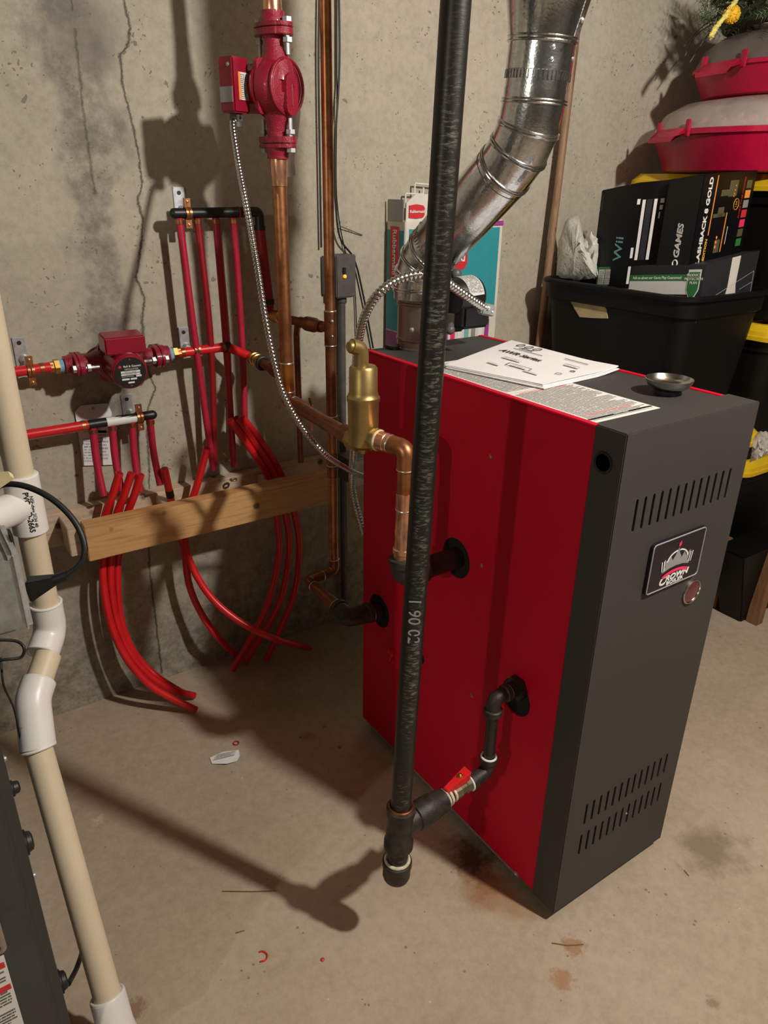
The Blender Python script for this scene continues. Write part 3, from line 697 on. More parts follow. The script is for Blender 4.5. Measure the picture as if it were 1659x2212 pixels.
MB().tube([ed, UX], FR-.0008, 48).build('pipe_section', M['galv'], fl)
MB().tube([UX-up2*.0005, UX, UX+up2*.001, C3], [FR+.0002, FR+.0002, FR+.0012, FR+.0012], 48).build('pipe_section', M['galv'], fl)
crimp(UX-up2*.006, up2)
RC = .0685
MB().tube([C3, C3+up2*.003, C4-up2*.004, C4], [FR+.002, FR+.002, RC-.002, RC], 48).build('cone_reducer', M['galv'], fl, ang=50)
rg = MB(); rg.torus(C3, up2, FR+.0025, .0022, 44, 8); rg.torus(C3+up2*.006, up2, FR+.0035, .0014, 44, 8); rg.torus(C4, up2, RC+.001, .0035, 44, 8)
rg.build('seam_ring', M['galv'], fl)
MB().tube([C4, C4+up2*.5], RC, 48).build('pipe_section', M['galv'], fl)
for ang_, c in ((-2.0, C3-up2*.028), (-1.05, C3-up2*.024), (-1.15, C3+up2*.025), (-1.15, C3+up2*.055), (-2.0, C3-up2*.012)):
    r = FR+.001 if (c-C3).dot(up2) < 0 else FR+.003+(c-C3).dot(up2)/.075*(RC-FR)
    n = V((math.cos(ang_), math.sin(ang_), 0)); screw(fl, c+n*(r-.001), n, .0034)
_, uu, ww = frame(dg)
for a in (2.1, 4.0, .6, 5.4):
    n = uu*math.cos(a)+ww*math.sin(a); screw(fl, eb+dg*.014+n*FR, n, .0032)
# riveted seam strip on the cone
n0 = V((math.cos(-1.15), math.sin(-1.15), 0)); tgt = up2.cross(n0).normalized()
sb = MB().hexa([C3+n0*(FR+.0026)-tgt*.009, C3+n0*(FR+.0026)+tgt*.009, C3+n0*(FR-.001)+tgt*.009, C3+n0*(FR-.001)-tgt*.009,
                C4+n0*(RC+.0002)-tgt*.010, C4+n0*(RC+.0002)+tgt*.010, C4+n0*(RC-.004)+tgt*.010, C4+n0*(RC-.004)-tgt*.010])
sb.build('seam_strip', M['galv'], fl, bevel=.0006)
text('26G', 'gauge_stamp', M['zinc'], fl, C0+V((-FR*.5, -FR*.86, .128)), (.86, -.5, 0), up, .012, .0004)

# vent damper motor
dm = C0+V((FR+.003, 0, .055)); axm = V((.75, -.66, 0)).normalized()
vd = thing('vent_damper_motor', 'round black damper motor with a white label mounted beside the flue', 'motor', dm)
mcen = aty(1015, 640, .60)
MB().box(dm.x-.002, dm.x+.045, dm.y-.02, dm.y+.02, ZT+.03, ZT+.085).build('mounting_bracket', M['black_plastic'], vd, bevel=.003)
mb = MB().lathe(mcen-V((.05, 0, 0))*1, (1, .12, .03), [(0, .034), (.012, .040), (.06, .040), (.066, .037), (.070, .030)], 40)
mb.build('motor_drum', M['black_plastic'], vd)
mb = MB(); axl = V((1, .12, .03)).normalized(); _, u_, w_ = frame(axl)
N = 16; vs = []; fs = []; uvs = {}
for k in range(N+1):
    a = -3.0+2.6*k/N; d = V((0, math.cos(a), -math.sin(a)))
    d = (d-axl*d.dot(axl)).normalized()
    for s in (.014, .057): vs.append(mcen-V((.05, 0, 0))+axl*s+d*.0404)
for k in range(N): uvs[len(fs)] = [(k/N, 0), (k/N, 1), ((k+1)/N, 1), ((k+1)/N, 0)]; fs.append((2*k, 2*k+1, 2*k+3, 2*k+2))
mb.add(vs, fs); mb.uv = uvs; mb.build('motor_label', M['fine_grey'], vd)
mb = MB().box(mcen.x-.045, mcen.x+.028, mcen.y-.038, mcen.y+.02, mcen.z-.060, mcen.z-.012)
mb.build('housing', M['black_plastic'], vd, bevel=.006)
kb = atd(985, 592, (mcen-CAM).dot(-(RM @ V((0, 0, 1))))-.02)
MB().ball(kb, .012, 16, 8).build('knob', M['plumb_grey'], vd)
kb2 = atd(972, 712, 1.46); MB().ball(kb2, .010, 14, 8).tube([kb2, kb2+V((0, 0, .03))], .008, 12).build('knob', M['plumb_grey'], vd)
cn = atd(1050, 668, 1.43)
MB().obox(cn, V((.013, -.004, -.003)), V((.002, .010, 0)), V((.002, 0, .011))).build('cable_connector', M['zinc_dull'], vd, bevel=.003)
screw(vd, cn+V((-.004, -.011, .004)), (-.3, -.9, .2), .003); screw(vd, cn+V((.006, -.011, -.004)), (-.3, -.9, .2), .003)
cdp = [cn, atd(1015, 645, 1.39), atd(982, 622, 1.36), atd(950, 602, 1.33), atd(912, 592, 1.31), atd(860, 604, 1.31), atd(815, 637, 1.32), atd(787, 685, 1.36), atd(774, 740, 1.42), atd(769, 800, 1.47), atd(768, 880, 1.53), atd(765, 960, 1.62), atd(760, 1030, 1.74), atd(764, 1075, 1.78), atd(786, 1155, 1.78)]
q, rr = coil(spl(cdp, 12), .0088)
tag(MB().tube(q, rr, 12).build('armored_cable', M['steel_coil'], ang=80), 'armored metal cable arching from the damper motor over to the brass air separator', 'cable')

# ---------------------------------------------------------------- black iron gas pipe and drip leg
Pb, Pt = atd(869, 1700, 1.232), atd(985, 0, .80); dirg = (Pt-Pb).normalized()
def along(z): return Pb+dirg*((z-Pb.z)/dirg.z)
GZ = Pb.z-.357
gp = thing('gas_pipe', 'thick black iron gas pipe with printed marks running down in front of the boiler', 'pipe', along(.16))
tz = .268+GZ; te = along(tz)
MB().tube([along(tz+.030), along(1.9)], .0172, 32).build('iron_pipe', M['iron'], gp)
text('1 90 02', 'mill_stamp', M['silver'], gp, along(.71)+V((-.61, -.79, 0))*.0173, (0, 0, -1), (.79, -.61, 0), .026, .0001, .0001)
RTEE = .0225
mb = MB().lathe(along(tz-.046), dirg, [(0, .0225), (.003, .0255), (.016, .0255), (.020, .0225), (.074, .0225), (.078, .0250), (.090, .0250), (.093, .0225), (.0935, .0180)], 36)
up_e = V((-.06, .150, .300)); br = (V((-.06, .150, te.z))-te); brd = (V((-.055, .150, .292))-te).normalized()
mb.lathe(te+brd*.005, brd, [(0, .020), (.028, .0215), (.030, .0245), (.043, .0245), (.045, .021)], 32)
mb.build('tee_fitting', M['castiron'], gp)
MB().torus(along(tz+.047), dirg, .0195, .0028, 32, 8).build('thread_seal', M['copper_dark'], gp)
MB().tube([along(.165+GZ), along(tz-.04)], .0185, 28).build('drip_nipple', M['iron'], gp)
cap = MB().lathe(along(.150+GZ-.004), dirg, [(-.004, .008), (0, .017), (.005, .0225), (.012, .0245), (.030, .0245), (.034, .0262), (.044, .0262), (.046, .020)], 36)
cap.build('end_cap', M['castiron'], gp)
MB().torus(along(.193+GZ), dirg, .0205, .0030, 30, 8).build('thread_seal', M['paste'], gp)
# reducing coupling, nipple, valve
L1 = te+brd*.045
MB().lathe(L1, brd, [(0, .0235), (.004, .0252), (.028, .0245), (.034, .0225), (.056, .0210), (.058, .016)], 32).build('reducing_coupling', M['castiron'], gp)
MB().torus(L1+brd*.0585, brd, .0150, .0040, 26, 8).build('thread_seal', M['paste'], gp)
Lv = L1+brd*.066; Le = V((-.058, .150, .300)); ve = (Le-Lv); 
MB().tube([Lv-brd*.01, Lv+brd*.014], .0108, 20).build('short_nipple', M['iron'], gp)
MB().torus(Lv+brd*.012, brd, .0120, .0030, 22, 8).build('thread_seal', M['paste'], gp)
vv = thing('gas_valve', 'small gas shutoff valve with a red handle on the pipe feeding the boiler', 'valve', Lv+brd*.03)
MB().torus(Lv+brd*.002, brd, .0135, .0030, 22, 8).build('thread_seal', M['paste'], vv)
MB().lathe(Lv+brd*.011, brd, [(0, .0145), (.016, .0148), (.018, .0125), (.030, .0120), (.032, .0140), (.044, .0138), (.046, .011)], 8).build('valve_body', mat('dirty_bronze', (.20, .165, .105), .42, .6, .3, 60), vv, ang=20)
hc = Lv+brd*.028+V((0, 0, .034)); hx = (brd*.9+V((0, 0, .15))).normalized(); hy = V((0, 0, 1)).cross(hx).normalized()
MB().hexa([hc-hx*.034-hy*.004-V((0, 0, .022)), hc+hx*.018-hy*.009-V((0, 0, .018)), hc+hx*.018+hy*.009-V((0, 0, .018)), hc-hx*.034+hy*.004-V((0, 0, .022)),
           hc-hx*.036-hy*.005-V((0, 0, .005)), hc+hx*.020-hy*.010+V((0, 0, .001)), hc+hx*.020+hy*.010+V((0, 0, .001)), hc-hx*.036+hy*.005-V((0, 0, .005))]).build('lever_handle', M['pex'], vv, bevel=.0012)
MB().tube([hc-V((0, 0, .034)), hc], .0055, 12).build('stem', M['brass_sat'], vv)
screw(vv, hc+V((0, 0, .0005)), (0, 0, 1), .0035, 'brass')
Ev = Lv+brd*.052
gf = thing('gas_inlet_piping', 'black iron elbows and nipple linking the valve to the boiler side', 'pipe', Ev)
e1 = V((-.060, .150, Ev.z+.004)); e2 = V((-.060, .150, .462))
MB().torus(Ev+brd*.003, brd, .0135, .0022, 24, 8).torus(e1+V((0, 0, .034)), (0, 0, 1), .0135, .0022, 24, 8).build('thread_seal', M['white'], gf)
MB().tube(fil([Ev+brd*.004, e1, e1+V((0, 0, .032))], .022, 8), .0135, 24).lathe(Ev+brd*.004, brd, [(0, .0165), (.010, .0165), (.012, .014)], 24).lathe(e1+V((0, 0, .022)), (0, 0, 1), [(0, .0140), (.002, .0170), (.012, .0170)], 24).build('elbow', M['castiron'], gf)
MB().tube([e1+V((0, 0, .03)), e2-V((0, 0, .03))], .0107, 20).build('nipple', M['black_paint'], gf)
MB().tube(fil([e2-V((0, 0, .030)), e2, e2+V((.032, 0, 0))], .024, 8), .0135, 24).lathe(e2-V((0, 0, .034)), (0, 0, 1), [(0, .0170), (.010, .0170), (.012, .014)], 24).lathe(e2+V((.022, 0, 0)), (1, 0, 0), [(0, .014), (.002, .0165), (.010, .0165)], 24).build('elbow', M['castiron'], gf)
MB().torus(e2+V((.034, 0, 0)), (1, 0, 0), .0125, .0024, 24, 8).build('thread_seal', M['tape_blue'], gf)
mb = MB().lathe(e2+V((.034, 0, 0)), (1, 0, 0), [(0, .016), (.014, .0165), (.0145, .024), (.030, .0245)], 6)
mb.build('hex_bushing', M['black_paint'], gf, ang=15, bevel=.001)

# ---------------------------------------------------------------- copper heating pipes
CR, CR2 = .0143, .0112
S = V((-.153, .44, 0))
# supply riser with air separator
yr = .86; xr = aty(601, 330, yr).x
zb_ = aty(626, 866, yr).z
out_e = V((-.126, .346, .886)); sp_in = V((-.152, .475, .872))
sr = thing('supply_riser', 'wide copper pipe dropping from the red wall pump to the brass air separator', 'pipe', (xr, yr, zb_))
pcz = aty(600, 190, yr).z
MB().tube([V((xr, yr, zb_+.03)), V((xr, yr, pcz-.118))], CR, 28).build('copper_tube', M['copper'], sr)
MB().tube([V((xr, yr, pcz+.118)), V((xr, yr, 2.25))], CR, 28).build('copper_tube', M['copper_bright'], sr)
for s, m_ in ((-1, 'copper_bright'), (1, 'copper_bright')):
    mb = MB().lathe(V((xr, yr, pcz+s*.108)), (0, 0, s), [(0, .0155), (.004, .0155), (.0045, .019), (.014, .019), (.0145, .0175), (.022, .0178), (.048, .0165), (.050, .0158), (.066, .0158)], 8 if False else 28)
    mb.build('male_adapter', M[m_], sr)
    MB().lathe(V((xr, yr, pcz+s*.112)), (0, 0, s), [(0, .019), (.010, .019)], 6).build('hex_collar', M['copper_bright'], sr, ang=15)
# tee low on the riser, with lower elbow
tee = aty(620, 815, yr)
mb = MB().lathe(V((xr, yr, tee.z-.030)), (0, 0, 1), [(0, .0165), (.062, .0165)], 28)
mb.build('tee_fitting', mat('orange_copper', (.52, .20, .04), .3, .85, .2, 20), sr)
MB().torus(V((xr, yr, tee.z+.033)), (0, 0, 1), .0150, .0018, 26, 8).torus(V((xr, yr, tee.z-.032)), (0, 0, 1), .0150, .0018, 26, 8).build('solder_joint', M['solder'], sr)
run = fil([V((xr, yr, tee.z-.03)), V((xr, yr, zb_)), sp_in], .035, 8)
MB().tube(run, CR, 26).build('copper_elbow_run', M['copper_dark'], sr)
MB().tube([V((xr, yr-.030, zb_+.001)), V((xr-.002, yr-.07, zb_+.002))], .0166, 26).build('coupling', M['copper_dark'], sr)
MB().torus(V((xr, yr-.032, zb_+.001)), (0, 1, 0), .0160, .0012, 26, 8).build('solder_joint', M['solder'], sr)
MB().tube([sp_in+V((.004, .04, 0)), sp_in+V((0, -.01, 0))], .0172, 26).build('female_adapter', M['copper_dark'], sr)
# separator
sx_, sy_ = -.153, .44
sep = thing('air_separator', 'brass canister air separator standing in the copper line beside the boiler', 'air separator', (sx_, sy_, .84))
zt_ = aty(785, 790, .44).z; zm = aty(785, 858, .44).z; zbt = aty(785, 965, .44).z
MB().lathe((sx_, sy_, 0), (0, 0, 1), [(zbt-.004, .010), (zbt, .020), (zbt+.006, .0265), (zm-.008, .0275), (zm-.006, .0290), (zm+.001, .0292), (zm+.003, .0272), (zm+.010, .0250), (zt_-.004, .0245), (zt_, .0215), (zt_+.001, .012)], 40).build('canister', M['brass_sat'], sep)
tip = V((sx_-.004, sy_, zt_))
MB().tube(fil([tip, tip+V((0, 0, .030)), tip+V((-.020, .0, .036))], .014, 6), .0125, 22).lathe(tip+V((-.014, 0, .034)), (-1, 0, .1), [(0, .010), (.010, .0095), (.012, .008)], 18).build('vent_cap', M['brass_sat'], sep)
MB().lathe((sx_, sy_, zbt-.012), (0, 0, 1), [(0, .007), (.004, .009), (.012, .009)], 12).build('drain_plug', M['brass_sat'], sep)
dout = (V((out_e.x, out_e.y, out_e.z))-V((sx_, sy_, out_e.z+.002))).normalized(); pc_ = V((sx_, sy_, out_e.z+.002))
MB().lathe(pc_+dout*.016, dout, [(0, .019), (.014, .0195), (.015, .022), (.019, .022)], 8).lathe(V((sx_, sy_, .872)), (sp_in-V((sx_, sy_, .872))), [(0.01, .019), (.04, .0205)], 8).build('port_boss', M['brass_sat'], sep, ang=20)
MB().torus(pc_+dout*.036, dout, .0165, .0030, 26, 8).build('thread_seal', M['paste'], sep)
# line from separator down to the boiler
zc = hmid.z
bs = thing('boiler_supply_line', 'bright copper drop from the air separator into the middle boiler port', 'pipe', (out_e.x, out_e.y, zc))
MB().tube(fil([pc_+dout*.034, out_e, V((out_e.x, out_e.y, zc+.055))], .026, 10), CR, 26).build('copper_tube', M['copper'], bs)
MB().lathe(pc_+dout*.036, dout, [(0, .0175), (.018, .0175), (.019, .0163), (.030, .0163)], 26).build('male_adapter', M['copper_bright'], bs)
jl = MB()
q2 = fil([out_e-dout*.034, out_e, out_e-V((0, 0, .036))], .026, 10); jl.tube(q2, .0163, 26)
jl.build('elbow', M['copper'], bs)
MB().torus(out_e-V((0, 0, .037)), (0, 0, 1), .0158, .0013, 26, 8).torus(out_e-dout*.035, dout, .0158, .0013, 26, 8).torus(V((out_e.x, out_e.y, zc+.133)), (0, 0, 1), .0158, .0013, 26, 8).build('solder_joint', M['solder'], bs)
MB().lathe((out_e.x, out_e.y, zc+.03), (0, 0, 1), [(0, .0180), (.016, .0180), (.018, .0200), (.026, .0200), (.028, .0175), (.036, .0165), (.062, .0168), (.064, .0160), (.080, .0160), (.100, .0150), (.104, .0163), (.134, .0163)], 26).build('adapter_stack', M['copper_bright'], bs)
el = MB().tube(fil([V((out_e.x, out_e.y, zc+.034)), V((out_e.x, out_e.y, zc)), V((out_e.x+.045, hmid.y, zc))], .03, 10), .0225, 30)
el.lathe((out_e.x, out_e.y, zc+.020), (0, 0, 1), [(0, .0235), (.003, .0265), (.016, .0265), (.018, .019)], 30).lathe((out_e.x+.034, hmid.y, zc), (1, 0, 0), [(0, .0235), (.003, .0265), (.014, .0265), (.016, .021)], 30)
el.build('iron_elbow', M['castiron'], bs)
MB().tube([V((out_e.x+.045, hmid.y, zc)), V((.010, hmid.y, zc))], .0212, 30).build('iron_nipple', M['black_paint'], bs)
# return riser
xt, yt = -.007, .80
rt = thing('return_riser', 'narrower copper return pipe looping down to the rear boiler port', 'pipe', (xt, yt, .40))
ttz = aty(714, 710, yt).z
MB().tube(fil([V((xt, yt, 2.25)), V((xt, yt, .408)), V((-.083, yt, .402)), V((-.083, .70, .400))], .022, 8), CR2, 24).build('copper_tube', M['copper'], rt)
MB().lathe((xt, yt, ttz-.035), (0, 0, 1), [(0, .0132), (.072, .0132)], 24).build('tee_fitting', M['copper_dark'], rt)
MB().lathe((xt, yt, .66), (0, 0, 1), [(0, .0125), (.03, .0125), (.06, .0125)], 24).build('coupling', M['copper_dark'], rt)
MB().lathe((xt, yt, .80), (0, 0, 1), [(0, .0118), (.18, .0118)], 24).build('stained_sleeve', M['copper_dark'], rt)
ls_ = MB()
for z in (ttz+.038, ttz-.036, .81, .69, .44): ls_.torus((xt, yt, z), (0, 0, 1), .0126, .0012, 24, 8)
ls_.ball(V((xt-.003, yt-.013, ttz+.018)), .004, 10, 6).ball(V((xt-.003, yt-.013, ttz-.014)), .003, 10, 6); ls_.build('solder_joint', M['solder'], rt)
j = V((-.083, .70, .400)); jj = V((-.083, .614, .392))
MB().tube(fil([V((xt-.022, yt, .404)), V((-.083, yt, .402)), V((-.083, yt-.028, .402))], .022, 8), .0128, 24).tube([V((-.083, .765, .4015)), V((-.083, .70, .400)), V((-.083, .685, .399)), V((-.083, .640, .396))], [.0128, .0128, .0155, .0165], 24).tube(fil([V((xt, yt, .44)), V((xt, yt, .408)), V((xt-.03, yt, .405))], .02, 8), .0128, 24).build('elbow', M['copper_dark'], rt)
MB().torus((-.083, .768, .4015), (0, 1, 0), .0124, .0012, 24, 8).torus((-.083, .662, .398), (0, 1, 0), .0165, .0016, 24, 8).torus((xt-.032, yt, .4035), (1, 0, 0), .0124, .0012, 24, 8).build('solder_joint', M['solder'], rt)
MB().tube(fil([V((-.083, .652, .397)), jj, V((-.022, .610, .388))], .032, 10), .0220, 30).lathe((-.083, .656, .397), (0, -1, 0), [(0, .019), (.002, .0238), (.012, .0238), (.014, .022)], 30).lathe((-.034, .611, .389), (1, 0, 0), [(0, .022), (.002, .0245), (.012, .0245), (.014, .021)], 30).build('iron_elbow', M['castiron'], rt)
MB().tube([V((-.024, .610, .388)), V((.010, .606, .388))], .020, 28).build('iron_nipple', M['black_paint'], rt)
MB().torus((-.021, .610, .388), (1, 0, 0), .0210, .0018, 28, 8).build('thread_seal', M['solder'], rt)
# branches to the red tubing on the wall
YP = 1.09
b1a = V((xt, yt, ttz)); b1b = aty(592, 683, 1.05)
bA = thing('return_branch', 'dark copper branch from the return riser back to the upper red tubing', 'pipe', b1b)
dA = (b1b-b1a); dn = dA.normalized()
MB().tube([b1a+dn*.01, b1b-dn*.02], CR2*.9, 20).build('copper_tube', M['copper_dark'], bA)
MB().lathe(b1a+dn*.035, dn, [(0, .0125), (.02, .0135), (.03, .0165), (.06, .0165), (.075, .0125), (.09, .0125)], 24).build('check_valve', M['copper_dark'], bA)
MB().lathe(b1b-dn*.065, dn, [(0, .0125), (.03, .0125), (.032, .0155), (.058, .0155), (.060, .012), (.075, .012)], 22).build('brass_adapter', M['brass'], bA)
dr = aty(640, 705, .98); drb = aty(641, 1000, .98)
mb = MB().tube([b1a+dn*(dA.length*.55), V((dr.x, dr.y, dr.z-.02)), V((dr.x, dr.y, drb.z))], .0075, 16).build('small_drop_tube', M['copper_dark'], bA)
dr2 = aty(672, 880, .98); tag(MB().tube([aty(672, 875, .99), aty(672, 932, .99)], .0050, 12).build('copper_stub', M['copper_bright']), 'short thin copper stub hanging behind the riser pipes', 'pipe')
tag(MB().tube([aty(668, 860, .99), aty(672, 875, .99)], .003, 8).build('bracket_hook', M['copper_dark']), 'tiny hook holding the thin copper stub', 'hook')
b2a = V((xr, yr, tee.z)); b2b = aty(545, 772, 1.05)
bB = thing('supply_branch', 'dark copper branch with a ribbed brass adapter feeding the middle red tubing', 'pipe', b2b)
dB = (b2b-b2a); dm_ = dB.normalized()
MB().tube([b2a+dm_*.01, b2b-dm_*.02], CR2, 20).lathe(b2a+dm_*.012, dm_, [(0, .016), (.05, .0155), (.07, .0125)], 22).build('copper_tube', M['copper_dark'], bB)
mb = MB().lathe(b2b-dm_*.055, dm_, [(0, .013), (.004, .0165), (.010, .0165), (.011, .0145), (.018, .0145), (.019, .0165), (.026, .0165), (.027, .0145), (.034, .0145), (.035, .0168), (.050, .0160), (.052, .012), (.060, .012)], 26)
mb.build('brass_adapter', M['brass'], bB)
MB().torus(b2b-dm_*.060, dm_, .0145, .0040, 22, 8).build('rubber_collar', M['rubber'], bB)

# ---------------------------------------------------------------- circulators
def circulator(name, label, c, p, m, bxd, sc, top):
    """c volute centre, p pipe axis, m motor direction, bxd side the wiring box sits on"""
    c, p, m, bxd = V(c), V(p).normalized(), V(m).normalized(), V(bxd).normalized()
    q = p.cross(m).normalized()
    t = thing(name, label, 'pump', c)
    mb = MB().lathe(c-m*.026*sc, m, [(-.002*sc, .034*sc), (0, .041*sc), (.006*sc, .047*sc), (.020*sc, .0500*sc), (.034*sc, .0505*sc), (.036*sc, .048*sc)], 44)
    mb.torus(c-m*.0275*sc, m, .0445*sc, .0030*sc, 44, 8)
    # tapered necks
    for s in (-1, 1):
        a = c+p*s*.036*sc-q*0; b = c+p*s*.083*sc
        mb.tube([c+p*s*.01*sc-m*.004*sc, a-m*.004*sc, c+p*s*.060*sc, b], [.034*sc, .030*sc, .0205*sc, .0190*sc], 22)
    if top:
        # raised oval boss with a flow arrow on the front of the volute
        pb = c-m*.028*sc+p*(-.012*sc)+q*0
        ol = []
        for k in range(24):
            a = 2*PI*k/24; ol.append(pb+q*(.0165*sc*math.cos(a))+p*(.0165*sc*math.sin(a)+(.018*sc if math.sin(a) > 0 else -.018*sc)))
        mb.prism(ol, -m*.011*sc)
        pass
    # corner lugs
    mb.prism(rrect(c+m*.004*sc, .0445*sc, .0445*sc, .010*sc, q, p), m*.008*sc)
    v = mb.build('volute', M['crimson'], t, ang=45, bevel=0)
    if top:
        ar = MB(); a0 = pb-m*.0112*sc
        ar.tube([a0-p*.018*sc+q*.003*sc, a0-p*.018*sc, a0+p*.016*sc], .0011*sc, 6); ar.tube([a0+p*.010*sc+q*.006*sc, a0+p*.017*sc, a0+p*.010*sc-q*.006*sc], .0011*sc, 6)
        ar.build('flow_arrow', M['crimson_smooth'], v)
    mt = MB().lathe(c+m*.010*sc, m, [(0, .050*sc), (.004*sc, .052*sc), (.008*sc, .050*sc), (.010*sc, .043*sc), (.040*sc, .041*sc), (.078*sc, .040*sc), (.084*sc, .038*sc), (.086*sc, .0355*sc)], 40)
    mt.build('motor', M['crimson_smooth'], t)
    # wiring box
    mhalf = .0175*sc if top else .027*sc
    bc = c+m*(.050 if top else .058)*sc+bxd*.055*sc; w3 = m.cross(bxd).normalized()
    MB().obox(bc, m*mhalf, bxd*(.021 if top else .019)*sc, w3*.044*sc).build('wiring_box', M['crimson_smooth'], t, bevel=.003)
    # flanges
    for s in (-1, 1):
        fc = c+p*s*.080*sc
        for k, (off, th) in enumerate(((0, .011*sc), (.0125*sc, .007*sc))):
            o = []
            for i in range(32):
                a = 2*PI*i/32; rx = .040*sc; ry = .0245*sc
                e = abs(math.cos(a))**.8*(1 if math.cos(a) > 0 else -1); o.append(fc+p*s*off+m*rx*e+q*ry*math.sin(a))
            MB().prism(o, p*s*th).build('flange', M['crimson'], t, bevel=.001)
        nk = MB().lathe(fc+p*s*.0195*sc, p*s, [(0, .0235*sc), (.006*sc, .0235*sc), (.010*sc, .021*sc), (.018*sc, .0205*sc)], 28).build('flange_neck', M['crimson'], t)
        for s2 in (-1, 1):
            b0 = fc+m*s2*.0320*sc
            bt = MB().tube([b0-p*s*.030*sc, b0+p*s*.026*sc], .0040*sc, 12)
            bt.lathe(b0-p*s*.0115*sc, p*s, [(0, .0088*sc), (.0075*sc, .0088*sc)], 6); bt.lathe(b0+p*s*.0195*sc, p*s, [(0, .0088*sc), (.0070*sc, .0088*sc)], 6)
            bt.build('flange_bolt', M['zinc'], t, ang=20)
    return t, bc, w3
mA = V((-.38, .925, 0)); bAx = V((-.925, -.38, 0))
pc = V((xr, yr, pcz))
P1, bc1, w1 = circulator('circulator_pump', 'crimson cast iron pump mounted upright at the top of the copper riser', pc, (0, 0, 1), mA, bAx, 1.06, True)
mAn = mA.normalized(); bAn = bAx.normalized(); sc = 1.06
f0 = bc1-mAn*(.0177*sc)
MB().sheet(f0+bAn*.008-V((0, 0, .024)), f0-bAn*.018-V((0, 0, .024)), f0-bAn*.018+V((0, 0, .022)), f0+bAn*.008+V((0, 0, .022)), .0005).build('caution_label', M['fine_small'], P1)
MB().obox(f0+bAn*.0055-V((0, 0, .001)), bAn*.003, mAn*.0009, V((0, 0, .0225))).build('label_stripe', M['orange'], P1)
f1 = bc1+bAn*(.0215*sc)
MB().obox(f1-V((0, 0, .016)), mAn*.016, bAn*.0006, V((0, 0, .013))).build('rating_plate', M['silver'], P1)
screw(P1, f1+V((0, 0, .033))-mAn*.008, bAn, .003)
cnA = bc1-V((0, 0, .042*sc+.008))
MB().obox(cnA, mAn*.010, bAn*.008, V((0, 0, .008))).tube([cnA-mAn*.016, cnA+mAn*.016], .003, 8).tube([cnA, cnA-V((0, 0, .018))], .0095, 16).build('cable_clamp', M['plumb_grey'], P1, bevel=.001)
# its power cable
dd = (cnA-CAM).dot(-(RM @ V((0, 0, 1))))
cb = [cnA-V((0, 0, .010)), atd(503, 270, dd-.01), atd(516, 360, dd-.03), atd(535, 460, dd-.06), atd(556, 580, dd-.06), atd(572, 680, dd-.04), atd(590, 770, dd-.01), atd(612, 850, dd+.02), atd(650, 920, dd+.06), atd(700, 980, dd+.10), atd(745, 1010, dd+.20), atd(772, 1024, dd+.26), atd(800, 1034, dd+.31)]
q, rr = coil(spl(cb, 12), .0064, .0074)
tag(MB().tube(q, rr, 10).build('armored_cable', M['steel_coil'], ang=80), 'long armored metal cable hanging from the upright pump down behind the boiler', 'cable')
# clear plastic sleeve hanging at the pump
sv = [aty(640, 215, yr+.03), aty(648, 240, yr+.03), aty(643, 290, yr+.03), aty(634, 345, yr+.03), aty(637, 378, yr+.03), aty(615, 384, yr+.03), aty(616, 330, yr+.03), aty(618, 250, yr+.03)]
tag(MB().prism(sv, (.001, -.001, 0)).build('plastic_sleeve', mat('cloudy_plastic_film', (.50, .44, .40), .2, 0, .1, alpha=.38)), 'crinkled clear plastic sleeve hanging behind the upright pump', 'sleeve')

pc2 = aty(255, 777, 1.085); 
P2, bc2, w2 = circulator('circulator_pump', 'dark red pump lying in the horizontal red tubing on the concrete wall', pc2, (1, 0, .0), (-.02, -1, -.10), (0, 0, 1), .98, False)
m2 = V((-.02, -1, -.10)).normalized(); fcn = pc2+m2*(.010+.0865)*.98
u2 = m2.cross(V((0, 0, 1))).normalized()*-1; u2 = V((1, 0, 0))-m2*m2.x; u2.normalize(); v2 = u2.cross(m2).normalized(); v2 = v2 if v2.z > 0 else -v2
lbp = MB().lathe(fcn, m2, [(0, .0335), (.0010, .0335)], 40).build('nameplate', M['ink'], P2)
def LP(a, b_): return fcn+m2*.0011+u2*a*1.13+v2*b_*1.13
text('Bell & Gossett', 'nameplate_lettering', M['white'], lbp, LP(.004, .0125), u2, v2, .0064, .0001, .0001)
text('CIRCULATOR', 'nameplate_lettering', M['white'], lbp, LP(.002, .0068), u2, v2, .0048, .0001)
for (a, b_, w_, h_) in ((0, .0018, .018, .0020), (0, -.0032, .018, .0018), (-.010, -.0125, .007, .0018), (.005, -.0125, .006, .0018), (0, -.0195, .006, .0016), (.015, -.0075, .005, .0018)):
    MB().sheet(LP(a-w_, b_-h_), LP(a+w_, b_-h_), LP(a+w_, b_+h_), LP(a-w_, b_+h_), .0002).build('data_panel', M['white'], lbp)
text('NRF-22 103251', 'nameplate_lettering', M['ink'], lbp, LP(0, .0018)+m2*.0003, u2, v2, .0040, .0001)
text('115V 60HZ 1PH', 'nameplate_lettering', M['ink'], lbp, LP(0, -.0032)+m2*.0003, u2, v2, .0036, .0001)
text('MAXIMUM RATING', 'nameplate_lettering', M['white'], lbp, LP(-.006, -.0075), u2, v2, .0030, .0001)
MB().lathe(LP(-.019, .0125), m2, [(0, .0033), (.0005, .0033)], 16).build('maker_mark', M['redprint'], lbp)
MB().lathe(LP(0, .0255), m2, [(0, .0016), (.0008, .0016)], 10).lathe(LP(0, -.0255), m2, [(0, .0016), (.0008, .0016)], 10).build('plate_rivet', M['redprint'], lbp)

